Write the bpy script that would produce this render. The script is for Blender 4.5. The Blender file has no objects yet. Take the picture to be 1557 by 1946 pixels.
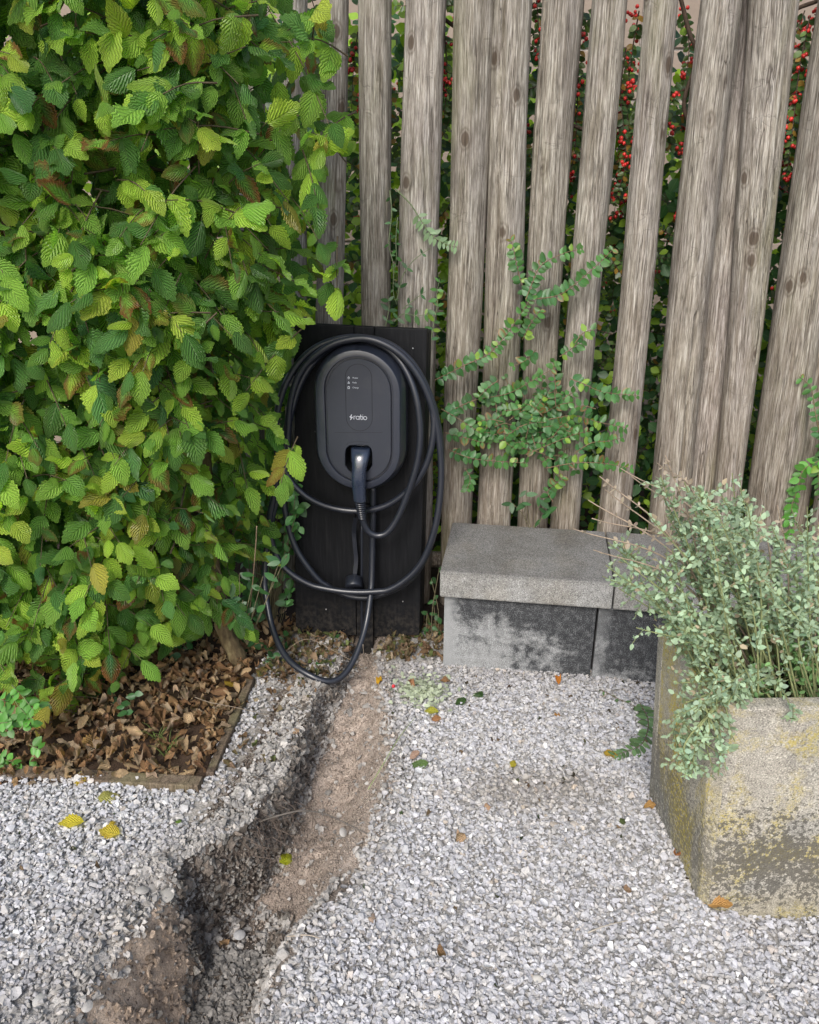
import bpy, bmesh, math, random
import numpy as np
from mathutils import Vector, Matrix

random.seed(7); RNG = np.random.default_rng(7)
rad = math.radians
SC = bpy.context.scene

# ------------------------------------------------------------------ camera, sky, sun, exposure
TILT, CAM_H, FPX = rad(23), 1.40, 1500.0
cd = bpy.data.cameras.new('camera'); cam = bpy.data.objects.new('camera', cd); SC.collection.objects.link(cam)
cam.location = (0, 0, CAM_H); cam.rotation_euler = (rad(90) - TILT, 0, 0)
cd.sensor_fit = 'HORIZONTAL'; cd.sensor_width = 36; cd.lens = FPX / 1557 * 36
cd.clip_start = 0.05; cd.clip_end = 400
SC.camera = cam
SUN_EL, SUN_AZ = rad(42), rad(199)      # azimuth measured clockwise from +Y
w = bpy.data.worlds.new('World'); SC.world = w; w.use_nodes = True
nt = w.node_tree; nt.nodes.clear()
sky = nt.nodes.new('ShaderNodeTexSky'); sky.sky_type = 'NISHITA'; sky.sun_disc = False
sky.sun_elevation = SUN_EL; sky.sun_rotation = SUN_AZ; sky.dust_density = 3.0; sky.air_density = 1.0
hs = nt.nodes.new('ShaderNodeHueSaturation'); hs.inputs['Saturation'].default_value = 0.78
bg = nt.nodes.new('ShaderNodeBackground'); bg.inputs[1].default_value = 0.15
wo = nt.nodes.new('ShaderNodeOutputWorld')
nt.links.new(sky.outputs[0], hs.inputs['Color']); nt.links.new(hs.outputs[0], bg.inputs[0]); nt.links.new(bg.outputs[0], wo.inputs[0])
sl = bpy.data.lights.new('sun', 'SUN'); sl.energy = 1.5; sl.angle = rad(20); sl.color = (1, 0.965, 0.92)
sun = bpy.data.objects.new('sun', sl); SC.collection.objects.link(sun)
sdir = Vector((math.sin(SUN_AZ) * math.cos(SUN_EL), math.cos(SUN_AZ) * math.cos(SUN_EL), math.sin(SUN_EL)))
sun.rotation_euler = (-sdir).to_track_quat('-Z', 'Y').to_euler(); sun.location = (0, -3, 6)
SC.view_settings.view_transform = 'Standard'; SC.view_settings.look = 'None'
SC.view_settings.gamma = 1; SC.view_settings.use_curve_mapping = False
SC.view_settings.exposure = 0.75
SC.render.engine = 'CYCLES'
SC.cycles.max_bounces = 6; SC.cycles.diffuse_bounces = 4; SC.cycles.transmission_bounces = 4; SC.cycles.transparent_max_bounces = 4

# ------------------------------------------------------------------ measuring helpers (photograph pixel -> point in the place)
CT, ST = math.cos(TILT), math.sin(TILT)
CAMP = np.array([0, 0, CAM_H])
def ray(px, py):
    x = (px - 778.5) / FPX; y = -(py - 973) / FPX
    return np.array([x, CT + y * ST, -ST + y * CT])
def gnd(px, py, z=0.0):
    v = ray(px, py); return CAMP + v * ((z - CAM_H) / v[2])
def aty(px, py, Y):
    v = ray(px, py); return CAMP + v * (Y / v[1])
def onpl(px, py, P, n):
    v = ray(px, py); return CAMP + v * (np.dot(P - CAMP, n) / np.dot(v, n))
def proj(P):
    q = np.asarray(P) - CAMP; dep = q[..., 1] * CT - q[..., 2] * ST; up = q[..., 1] * ST + q[..., 2] * CT
    dep = np.maximum(dep, .05)
    return 778.5 + FPX * q[..., 0] / dep, 973 - FPX * up / dep, dep

# board frame: U along the fence, V up (leaning back a little), N towards the viewer
YAW = rad(-8.0); LEAN = rad(2.2)
BO = gnd(690, 1212)
U = np.array([math.cos(YAW), math.sin(YAW), 0]); NH = np.array([math.sin(YAW), -math.cos(YAW), 0])
V = np.array([-NH[0] * math.sin(LEAN), -NH[1] * math.sin(LEAN), math.cos(LEAN)])
N = np.cross(U, V)
if N[1] > 0: N = -N
def B(px, py, wv=0.0):            # point on the board plane shifted by wv towards the viewer
    return onpl(px, py, BO + N * wv, N)
def Buv(px, py, wv=0.0):
    p = B(px, py, wv) - BO; return np.array([p @ U, p @ V])
def Bp(u, v, wv): return BO + U * u + V * v + N * wv
def F(px, py, wv=-0.29):          # point on the vertical fence plane
    return onpl(px, py, BO + NH * wv, NH)

# ------------------------------------------------------------------ noise
def _hash(i, j, s):
    n = (i.astype(np.int64) * 374761393 + j.astype(np.int64) * 668265263 + s * 982451653) & 0x7fffffff
    n = ((n ^ (n >> 13)) * 1274126177) & 0x7fffffff
    return ((n ^ (n >> 16)) & 0xffff) / 65535.0
def vnoise(x, y, s=0):
    x = np.asarray(x, float); y = np.asarray(y, float)
    i = np.floor(x); j = np.floor(y); fx = x - i; fy = y - j
    fx = fx * fx * (3 - 2 * fx); fy = fy * fy * (3 - 2 * fy)
    a = _hash(i, j, s); b = _hash(i + 1, j, s); c = _hash(i, j + 1, s); d = _hash(i + 1, j + 1, s)
    return (a * (1 - fx) + b * fx) * (1 - fy) + (c * (1 - fx) + d * fx) * fy
def fbm(x, y, o=4, s=0):
    r = 0; amp = .5; f = 1.
    for k in range(o):
        r = r + amp * (vnoise(x * f, y * f, s + k * 17) - .5); amp *= .5; f *= 2.03
    return r
def sstep(a, b, x):
    t = np.clip((x - a) / (b - a), 0, 1); return t * t * (3 - 2 * t)

# ------------------------------------------------------------------ mesh helpers
COL = SC.collection
def tag(o, label=None, cat=None, group=None, kind=None):
    if label: o['label'] = label
    if cat: o['category'] = cat
    if group: o['group'] = group
    if kind: o['kind'] = kind
    return o
def new_obj(name, me, parent=None):
    o = bpy.data.objects.new(name, me); COL.objects.link(o)
    if parent is not None:
        o.parent = parent; o.matrix_parent_inverse = Matrix.Translation(parent.location).inverted() if parent.type != 'EMPTY' or True else Matrix()
    return o
def empty(name, loc, **k):
    o = bpy.data.objects.new(name, None); COL.objects.link(o); o.location = Vector(loc); o.empty_display_size = .05
    return tag(o, **k)
def mesh_np(name, Vv, T, mat, luv=None, tint=None, smooth=True):
    """triangles from numpy arrays, with point attributes luv (vector) and tint (colour)"""
    me = bpy.data.meshes.new(name)
    nv, ntr = len(Vv), len(T)
    me.vertices.add(nv); me.loops.add(ntr * 3); me.polygons.add(ntr)
    me.vertices.foreach_set('co', np.ascontiguousarray(Vv, dtype=np.float32).ravel())
    me.loops.foreach_set('vertex_index', np.ascontiguousarray(T, dtype=np.int32).ravel())
    me.polygons.foreach_set('loop_start', np.arange(0, ntr * 3, 3, dtype=np.int32))
    me.polygons.foreach_set('use_smooth', np.full(ntr, smooth, dtype=bool))
    if luv is not None:
        a = me.attributes.new('luv', 'FLOAT_VECTOR', 'POINT'); a.data.foreach_set('vector', np.ascontiguousarray(luv, dtype=np.float32).ravel())
    if tint is not None:
        a = me.attributes.new('tint', 'FLOAT_COLOR', 'POINT'); a.data.foreach_set('color', np.ascontiguousarray(tint, dtype=np.float32).ravel())
    me.update(calc_edges=True)
    if mat: me.materials.append(mat)
    return me
def frames(D, Nn):
    """D: direction of +Y, Nn: approximate +Z -> (n,3,3) with columns x,y,z"""
    D = D / np.linalg.norm(D, axis=1, keepdims=True)
    X = np.cross(D, Nn); X /= np.maximum(np.linalg.norm(X, axis=1, keepdims=True), 1e-6)
    Z = np.cross(X, D)
    return np.stack([X, D, Z], axis=2)
def rand_rot(n, rng=RNG):
    q = rng.normal(size=(n, 4)); q /= np.linalg.norm(q, axis=1, keepdims=True)
    a, b, c, d = q.T
    return np.stack([np.stack([1 - 2 * (c * c + d * d), 2 * (b * c - a * d), 2 * (b * d + a * c)], 1),
                     np.stack([2 * (b * c + a * d), 1 - 2 * (b * b + d * d), 2 * (c * d - a * b)], 1),
                     np.stack([2 * (b * d - a * c), 2 * (c * d + a * b), 1 - 2 * (b * b + c * c)], 1)], 1)
def merge(name, variants, vi, R, P, S, tint, mat, smooth=True, parent=None):
    """variants: list of (V, T, luv); one mesh from n placed copies. S: (n,) or (n,3)"""
    VV, TT, LL, CC = [], [], [], []; off = 0
    S = np.asarray(S); S = np.repeat(S[:, None], 3, 1) if S.ndim == 1 else S
    for k, (v, t, l) in enumerate(variants):
        m = np.where(vi == k)[0]
        if not len(m): continue
        v, t = np.asarray(v), np.asarray(t)
        vs = v[None] * S[m][:, None, :]
        w_ = np.einsum('nij,nvj->nvi', R[m], vs) + P[m][:, None, :]
        n_, nv = len(m), len(v)
        VV.append(w_.reshape(-1, 3)); TT.append((t[None] + (np.arange(n_) * nv)[:, None, None] + off).reshape(-1, 3))
        if l is not None: LL.append(np.tile(np.asarray(l), (n_, 1)))
        CC.append(np.repeat(tint[m], nv, axis=0)); off += n_ * nv
    me = mesh_np(name, np.concatenate(VV), np.concatenate(TT), mat, np.concatenate(LL) if LL else None, np.concatenate(CC), smooth)
    return new_obj(name, me, parent)
def singles(name, vmeshes, vi, R, P, S, tint, parent, label=None):
    """one object per copy, sharing mesh data"""
    out = []
    for i in range(len(vi)):
        o = bpy.data.objects.new(name, vmeshes[int(vi[i])]); COL.objects.link(o)
        s = S[i] if np.ndim(S[i]) else (S[i],) * 3
        M = Matrix([list(R[i][0]), list(R[i][1]), list(R[i][2])]).to_4x4() @ Matrix.Diagonal((s[0], s[1], s[2], 1))
        M.translation = Vector(P[i])
        if parent is not None:
            o.parent = parent; M = Matrix.Translation(-parent.location) @ M
        o.matrix_local = M
        o.color = tuple(float(c) for c in tint[i])
        out.append(o)
    return out
def catmull(pts, per=8, closed=False):
    P = [np.asarray(p, float) for p in pts]; out = []
    n = len(P)
    for i in range(n - 1):
        p0 = P[i - 1] if i > 0 else 2 * P[0] - P[1]; p1 = P[i]; p2 = P[i + 1]; p3 = P[i + 2] if i + 2 < n else 2 * P[-1] - P[-2]
        for k in range(per):
            t = k / per
            out.append(.5 * ((2 * p1) + (-p0 + p2) * t + (2 * p0 - 5 * p1 + 4 * p2 - p3) * t * t + (-p0 + 3 * p1 - 3 * p2 + p3) * t ** 3))
    out.append(P[-1]); return np.array(out)
def tube_arr(path, r, seg=8, cap=True):
    path = np.asarray(path, float); n = len(path)
    r = np.full(n, r) if np.ndim(r) == 0 else np.asarray(r)
    T = np.gradient(path, axis=0); T /= np.maximum(np.linalg.norm(T, axis=1, keepdims=True), 1e-9)
    nrm = np.cross(T[0], [0, 0, 1.]);
    if np.linalg.norm(nrm) < .1: nrm = np.cross(T[0], [1., 0, 0])
    nrm /= np.linalg.norm(nrm); Vv = []
    a = np.arange(seg) * 2 * np.pi / seg
    for i in range(n):
        nrm = nrm - T[i] * (nrm @ T[i]); nrm /= np.linalg.norm(nrm); b = np.cross(T[i], nrm)
        Vv.append(path[i] + r[i] * (np.cos(a)[:, None] * nrm + np.sin(a)[:, None] * b))
    Vv = np.concatenate(Vv); Tt = []
    for i in range(n - 1):
        for j in range(seg):
            q = [i * seg + j, i * seg + (j + 1) % seg, (i + 1) * seg + (j + 1) % seg, (i + 1) * seg + j]
            Tt += [[q[0], q[1], q[2]], [q[0], q[2], q[3]]]
    if cap:
        k = len(Vv); Vv = np.vstack([Vv, path[0], path[-1]])
        for j in range(seg):
            Tt.append([k, (j + 1) % seg, j]); Tt.append([k + 1, (n - 1) * seg + j, (n - 1) * seg + (j + 1) % seg])
    return Vv, np.array(Tt)
def join_arr(L):
    VV, TT, o = [], [], 0
    for v, t in L:
        VV.append(v); TT.append(np.asarray(t) + o); o += len(v)
    return np.concatenate(VV), np.concatenate(TT)
def tubes(name, L, mat, parent=None, tint=(1, 1, 1, 1)):
    v, t = join_arr(L)
    return new_obj(name, mesh_np(name, v, t, mat, np.zeros((len(v), 3)), np.tile(np.array(tint), (len(v), 1))), parent)
def bmobj(name, bm, mat, parent=None, smooth=False):
    me = bpy.data.meshes.new(name); bm.normal_update(); bm.to_mesh(me); bm.free()
    if mat: me.materials.append(mat)
    if smooth: me.polygons.foreach_set('use_smooth', [True] * len(me.polygons))
    return new_obj(name, me, parent)
def hexa(name, c8, mat, parent=None, bevel=.004, segs=2, cuts=0, jit=0.0, seed=0):
    """box from 8 corners: bottom 4 (ccw), top 4 (ccw)"""
    bm = bmesh.new(); vs = [bm.verts.new(Vector(c)) for c in c8]
    for f in ((3, 2, 1, 0), (4, 5, 6, 7), (0, 1, 5, 4), (1, 2, 6, 5), (2, 3, 7, 6), (3, 0, 4, 7)):
        bm.faces.new([vs[i] for i in f])
    if bevel: bmesh.ops.bevel(bm, geom=list(bm.edges), offset=bevel, segments=segs, affect='EDGES', profile=.6)
    if cuts:
        bmesh.ops.subdivide_edges(bm, edges=[e for e in bm.edges if e.calc_length() > .03], cuts=cuts, use_grid_fill=True)
        rr = random.Random(seed)
        for v in bm.verts:
            v.co += Vector((rr.uniform(-1, 1), rr.uniform(-1, 1), rr.uniform(-1, 1))) * jit
    return bmobj(name, bm, mat, parent)
def boxc(o, ax, ay, az):
    o, ax, ay, az = map(np.asarray, (o, ax, ay, az))
    return [o, o + ax, o + ax + ay, o + ay, o + az, o + ax + az, o + ax + ay + az, o + ay + az]

# ------------------------------------------------------------------ materials
class M:
    def __init__(s, name):
        s.m = bpy.data.materials.new(name); s.m.use_nodes = True; s.t = s.m.node_tree; s.t.nodes.clear()
        s.out = s.n('OutputMaterial')
    def n(s, typ, **k):
        nd = s.t.nodes.new('ShaderNode' + typ)
        for a, b in k.items(): setattr(nd, a, b)
        return nd
    def l(s, a, b): s.t.links.new(a, b)
    def val(s, nd, key, v):
        if v is None: return
        if isinstance(v, bpy.types.NodeSocket): s.l(v, nd.inputs[key])
        else: nd.inputs[key].default_value = v
    def coord(s, scale=(1, 1, 1), kind='Object', rot=(0, 0, 0)):
        tc = s.n('TexCoord'); mp = s.n('Mapping'); mp.inputs['Scale'].default_value = scale; mp.inputs['Rotation'].default_value = rot
        s.l(tc.outputs[kind], mp.inputs[0]); return mp.outputs[0]
    def noise(s, vec, scale, detail=4, rough=.55, dist=0., out='Fac'):
        nd = s.n('TexNoise'); s.l(vec, nd.inputs['Vector']); nd.inputs['Scale'].default_value = scale
        nd.inputs['Detail'].default_value = detail; nd.inputs['Roughness'].default_value = rough; nd.inputs['Distortion'].default_value = dist
        return nd.outputs[out]
    def vor(s, vec, scale, feature='F1', out='Distance'):
        nd = s.n('TexVoronoi'); nd.feature = feature; s.l(vec, nd.inputs['Vector']); nd.inputs['Scale'].default_value = scale; return nd.outputs[out]
    def ramp(s, fac, stops):
        r = s.n('ValToRGB'); s.l(fac, r.inputs[0]); e = r.color_ramp.elements
        while len(e) < len(stops): e.new(.5)
        for k, (p, c) in enumerate(stops):
            e[k].position = p; e[k].color = (c, c, c, 1) if not hasattr(c, '__len__') else (*c[:3], 1)
        return r.outputs[0]
    def math(s, op, a, b=None, c=None, clamp=False):
        nd = s.n('Math'); nd.operation = op; nd.use_clamp = clamp
        for k, v in enumerate((a, b, c)): s.val(nd, k, v)
        return nd.outputs[0]
    def mix(s, fac, a, b, mode='MIX'):
        nd = s.n('Mix'); nd.data_type = 'RGBA'; nd.blend_type = mode; nd.clamp_factor = True
        s.val(nd, 0, fac)
        for k, v in ((6, a), (7, b)):
            if isinstance(v, bpy.types.NodeSocket): s.l(v, nd.inputs[k])
            else: nd.inputs[k].default_value = (*v[:3], 1) if hasattr(v, '__len__') else (v, v, v, 1)
        return nd.outputs[2]
    def bump(s, h, strength=.3, dist=.002, nrm=None):
        b = s.n('Bump'); b.inputs['Strength'].default_value = strength; b.inputs['Distance'].default_value = dist; s.l(h, b.inputs['Height'])
        if nrm: s.l(nrm, b.inputs['Normal'])
        return b.outputs[0]
    def pbsdf(s, col, rough=.7, spec=.5, nrm=None, coat=0, link=True, metal=0):
        p = s.n('BsdfPrincipled')
        if isinstance(col, bpy.types.NodeSocket): s.l(col, p.inputs['Base Color'])
        else: p.inputs['Base Color'].default_value = (*col[:3], 1)
        s.val(p, 'Roughness', rough); s.val(p, 'Specular IOR Level', spec); p.inputs['Coat Weight'].default_value = coat; p.inputs['Metallic'].default_value = metal
        if nrm: s.l(nrm, p.inputs['Normal'])
        if link: s.l(p.outputs[0], s.out.inputs[0])
        return p
    def attr(s, name, out='Color'):
        a = s.n('Attribute'); a.attribute_name = name; return a.outputs[out]
    def sep(s, v):
        x = s.n('SeparateXYZ'); s.l(v, x.inputs[0]); return x.outputs

def leaf_mat(name, veins=8, slant=.42, vein_dark=.66, vein_light=1.36, trans=.40, rough=.40, bump=.7, brown=(.20, .085, .03), spec=.45, back=1.25):
    m = M(name)
    at = m.attr('tint'); oi = m.n('ObjectInfo')
    base = m.mix(1.0, at, oi.outputs['Color'], 'MULTIPLY')
    aa = m.n('Attribute'); aa.attribute_name = 'tint'
    alpha = m.math('MULTIPLY', aa.outputs['Alpha'], oi.outputs['Alpha'])      # autumn amount
    luv = m.attr('luv', 'Vector'); x, y, z = m.sep(luv)
    ax = m.math('ABSOLUTE', x)
    nz = m.noise(m.coord((1, 1, 1)), 60, 3)
    if veins:
        ph = m.math('MULTIPLY', m.math('SUBTRACT', y, m.math('MULTIPLY', ax, slant)), veins)
        fr = m.math('ABSOLUTE', m.math('SUBTRACT', m.math('FRACT', ph), .5))       # 0.5 at vein, 0 between
        v = m.ramp(fr, [(.0, vein_light * .85 / 2), (.30, .5), (.47, vein_dark / 2)])
        mid = m.ramp(ax, [(.0, 1.0), (.07, 0.0)])
        col = m.mix(1.0, base, m.mix(1.0, v, (2, 2, 2), 'MULTIPLY'), 'MULTIPLY')
        col = m.mix(m.math('MULTIPLY', mid, .5), col, m.mix(.35, base, (.30, .36, .12)))
        bm_ = m.bump(m.math('ADD', m.math('MULTIPLY', fr, -1.2), m.math('MULTIPLY', mid, -.6)), bump, .012)
    else:
        mid = m.ramp(ax, [(.0, 1.0), (.10, 0.0)])
        col = m.mix(m.math('MULTIPLY', mid, .35), base, m.mix(.4, base, (.30, .38, .18)))
        bm_ = m.bump(mid, -bump * .6, .002)
    edge = m.math('ADD', m.math('MULTIPLY', ax, .55), m.math('MULTIPLY', y, .45))
    am = m.math('MULTIPLY', alpha, m.ramp(m.math('ADD', edge, m.math('MULTIPLY', m.math('SUBTRACT', nz, .5), .9)), [(.25, 0.0), (.62, 1.0)]))
    col = m.mix(am, col, brown)
    col = m.mix(m.math('MULTIPLY', nz, .25), col, m.mix(1.0, col, (.62, .66, .6), 'MULTIPLY'))
    geo = m.n('NewGeometry')
    col = m.mix(m.math('MULTIPLY', geo.outputs['Backfacing'], .5), col, m.mix(1.0, col, (back * 1.15, back * 1.1, back * 1.3), 'MULTIPLY'))
    p = m.pbsdf(col, rough, spec, bm_, link=False)
    tr = m.n('BsdfTranslucent'); m.l(m.mix(1.0, col, (1.9, 2.1, .7), 'MULTIPLY'), tr.inputs[0]); m.l(bm_, tr.inputs['Normal'])
    mx = m.n('MixShader'); mx.inputs[0].default_value = trans; m.l(p.outputs[0], mx.inputs[1]); m.l(tr.outputs[0], mx.inputs[2]); m.l(mx.outputs[0], m.out.inputs[0])
    return m.m

def wood_mat(name, lo, mid, hi, low_brown=(.20, .135, .08), gz=(.2, 1.3), stripes=1.0):
    m = M(name)
    tc = m.n('TexCoord'); oi = m.n('ObjectInfo')
    add = m.n('VectorMath'); add.operation = 'ADD'; m.l(tc.outputs['Object'], add.inputs[0])
    cb = m.n('CombineXYZ'); m.l(m.math('MULTIPLY', oi.outputs['Random'], 37.0), cb.inputs[2]); m.l(m.math('MULTIPLY', oi.outputs['Random'], 11.0), cb.inputs[0]); m.l(cb.outputs[0], add.inputs[1])
    def mp(sc):
        q = m.n('Mapping'); q.inputs['Scale'].default_value = sc; m.l(add.outputs[0], q.inputs[0]); return q.outputs[0]
    fib = m.noise(mp((1, 1, .045)), 330, 5, .72, .04)
    fib2 = m.noise(mp((1, 1, .06)), 75, 5, .65, .15)
    big = m.noise(mp((1, 1, .35)), 9, 4, .6)
    c = m.ramp(fib, [(.30, lo), (.5, mid), (.68, hi)])
    c = m.mix(m.ramp(fib2, [(.36, .75), (.58, 0.0)]), c, m.mix(1.0, c, (.50, .46, .42), 'MULTIPLY'))
    c = m.mix(m.ramp(m.noise(mp((1, 1, .22)), 17, 5, .65), [(.40, .55), (.60, 0.0)]), c, m.mix(1.0, c, (.62, .60, .62), 'MULTIPLY'))
    c = m.mix(m.ramp(big, [(.42, 0.0), (.68, .65)]), c, m.mix(1.0, c, (.82, .80, .86), 'MULTIPLY'))
    z = m.sep(tc.outputs['Object'])[2]
    zz = m.math('ADD', z, m.math('MULTIPLY', m.math('SUBTRACT', big, .5), .9))
    r = m.n('MapRange'); m.l(zz, r.inputs[0]); r.inputs[1].default_value = gz[0]; r.inputs[2].default_value = gz[1]; r.inputs[3].default_value = .62; r.inputs[4].default_value = 0.
    c = m.mix(r.outputs[0], c, m.mix(.55, c, m.mix(1.0, m.mix(.6, c, low_brown), (1.15, 1.1, 1.05), 'MULTIPLY')))
    # long drying cracks, short cross nicks, green algae, knots
    crk = m.noise(mp((1, 1, .035)), 34, 3, .5, .9)
    cl = m.ramp(m.math('ABSOLUTE', m.math('SUBTRACT', crk, .5)), [(.0, 1.0), (.013, .0)])
    cl = m.math('MULTIPLY', cl, m.ramp(m.noise(mp((1, 1, .5)), 6, 2), [(.5, 0.0), (.6, 1.0)]))
    nk = m.noise(mp((1, 1, 2.2)), 11, 3, .5, .6)
    nl = m.ramp(m.math('ABSOLUTE', m.math('SUBTRACT', nk, .5)), [(.0, 1.0), (.016, .0)])
    nl = m.math('MULTIPLY', nl, m.ramp(m.noise(mp((1, 1, 1)), 11, 2), [(.57, 0.0), (.63, .35)]))
    fs = m.noise(mp((1, 1, .028)), 105, 4, .6, .3)
    fl_ = m.math('MULTIPLY', m.ramp(m.math('ABSOLUTE', m.math('SUBTRACT', fs, .5)), [(.0, 1.0), (.022, .0)]), m.ramp(m.noise(mp((1, 1, .3)), 22, 3), [(.42, .15), (.6, .75)]))
    dark = m.math('MAXIMUM', m.math('MAXIMUM', cl, nl), fl_)
    kn = m.vor(mp((1, 1, .62)), 9.0)
    kd = m.ramp(m.math('ADD', kn, m.math('MULTIPLY', m.math('SUBTRACT', fib2, .5), .12)), [(.0, .9), (.09, .85), (.12, .15), (.15, .5), (.19, 0.0)])
    rv = m.n('MapRange'); m.l(oi.outputs['Random'], rv.inputs[0]); rv.inputs[3].default_value = .84; rv.inputs[4].default_value = 1.12
    rc = m.n('CombineColor'); m.l(rv.outputs[0], rc.inputs[0]); m.l(rv.outputs[0], rc.inputs[1]); m.l(m.math('POWER', rv.outputs[0], 1.25), rc.inputs[2]); c = m.mix(1.0, c, rc.outputs[0], 'MULTIPLY')
    alg = m.math('MULTIPLY', m.ramp(m.noise(mp((1, 1, .3)), 7, 3), [(.55, 0.0), (.72, .38)]), 1.0)
    c = m.mix(alg, c, (.16, .165, .07))
    c = m.mix(kd, c, (.07, .05, .035))
    c = m.mix(m.math('MULTIPLY', dark, .85), c, (.035, .026, .02))
    h = m.math('ADD', m.math('MULTIPLY', fib, .8), m.math('MULTIPLY', fib2, .7))
    h = m.math('SUBTRACT', h, m.math('MULTIPLY', dark, 1.3))
    b = m.bump(h, .7, .003)
    m.pbsdf(c, .88, .25, b)
    return m.m

def plastic(name, col, rough, spec=.5, grain=0, coat=0):
    m = M(name); v = m.coord()
    n_ = m.noise(v, 900 if grain else 25, 2)
    dust = m.ramp(m.noise(v, 14, 5, .7), [(.5, 0.), (.8, .10)])
    c = m.mix(dust, col, (.10, .095, .09))
    r = m.math('ADD', rough, m.math('MULTIPLY', m.noise(v, 30, 4), .12))
    m.pbsdf(c, r, spec, m.bump(n_, .12 if grain else .03, .0006), coat)
    return m.m

MAT = {}
MAT['hornbeam'] = leaf_mat('hornbeam_leaf')
MAT['small_leaf'] = leaf_mat('small_leaf', veins=0, trans=.25, rough=.42, bump=.4)
MAT['silver_leaf'] = leaf_mat('silver_leaf', veins=0, trans=.15, rough=.85, bump=.3, spec=.15)
MAT['dead_leaf'] = leaf_mat('dead_leaf', veins=9, trans=.12, rough=.8, bump=.7, vein_dark=.75, vein_light=1.2, brown=(.12, .055, .025), spec=.2)
MAT['pole'] = wood_mat('weathered_pole_wood', (.090, .078, .064), (.345, .318, .272), (.66, .63, .575))
MAT['edging'] = wood_mat('damp_edging_wood', (.06, .045, .032), (.19, .145, .105), (.30, .24, .18), gz=(-3, -2))
m = M('twig_bark'); v = m.coord(); at = m.attr('tint')
m.pbsdf(m.mix(1.0, at, m.ramp(m.noise(v, 90, 3), [(.3, .6), (.7, 1.)]), 'MULTIPLY'), .8, .3, m.bump(m.noise(v, 200, 3), .4, .001)); MAT['twig'] = m.m
m = M('hedge_bark'); v = m.coord((1, 1, .4))
c = m.ramp(m.noise(v, 40, 5, .65), [(.3, (.05, .035, .02)), (.5, (.13, .095, .05)), (.7, (.24, .20, .11))])
m.pbsdf(c, .85, .3, m.bump(m.noise(v, 80, 5), .7, .004)); MAT['bark'] = m.m
MAT['shell_black'] = plastic('black_moulded_plastic', (.018, .022, .034), .26, .6, 1, .3)
MAT['plate_black'] = plastic('matt_black_front', (.016, .0195, .030), .46, .5, 1)
MAT['gloss_black'] = plastic('satin_black_grip', (.016, .024, .045), .22, .8, 0, .6)
MAT['cable'] = plastic('cable_sheath', (.012, .0145, .022), .30, .55, 0, .1)
m = M('white_print'); m.pbsdf((.46, .48, .53), .6, .3); MAT['print'] = m.m
m = M('seam_black'); m.pbsdf((.006, .007, .009), .6, .3); MAT['seam'] = m.m
m = M('screw_metal'); m.pbsdf((.5, .5, .5), .35, .5, metal=1.0); MAT['screw'] = m.m
# black stained planks
m = M('black_stained_plank'); v = m.coord((1, 1, .06))
fib = m.noise(v, 120, 4, .6, .4); v2 = m.coord((1, 1, .5))
c = m.ramp(fib, [(.3, (.002, .0024, .0035)), (.55, (.0045, .005, .0065)), (.75, (.011, .011, .012))])
wear = m.ramp(m.noise(v2, 38, 6, .7), [(.66, 0.0), (.74, .5)])
c = m.mix(wear, c, (.040, .038, .036))
zr = m.n('MapRange'); m.l(m.sep(m.coord())[2], zr.inputs[0]); zr.inputs[1].default_value = .16; zr.inputs[2].default_value = .0; zr.inputs[3].default_value = 0; zr.inputs[4].default_value = .45
c = m.mix(m.math('MULTIPLY', zr.outputs[0], m.ramp(m.noise(m.coord(), 70, 5, .7), [(.42, 0.0), (.62, .8)])), c, (.085, .072, .058))
m.pbsdf(c, .62, .2, m.bump(fib, .5, .002)); MAT['plank'] = m.m
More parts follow.
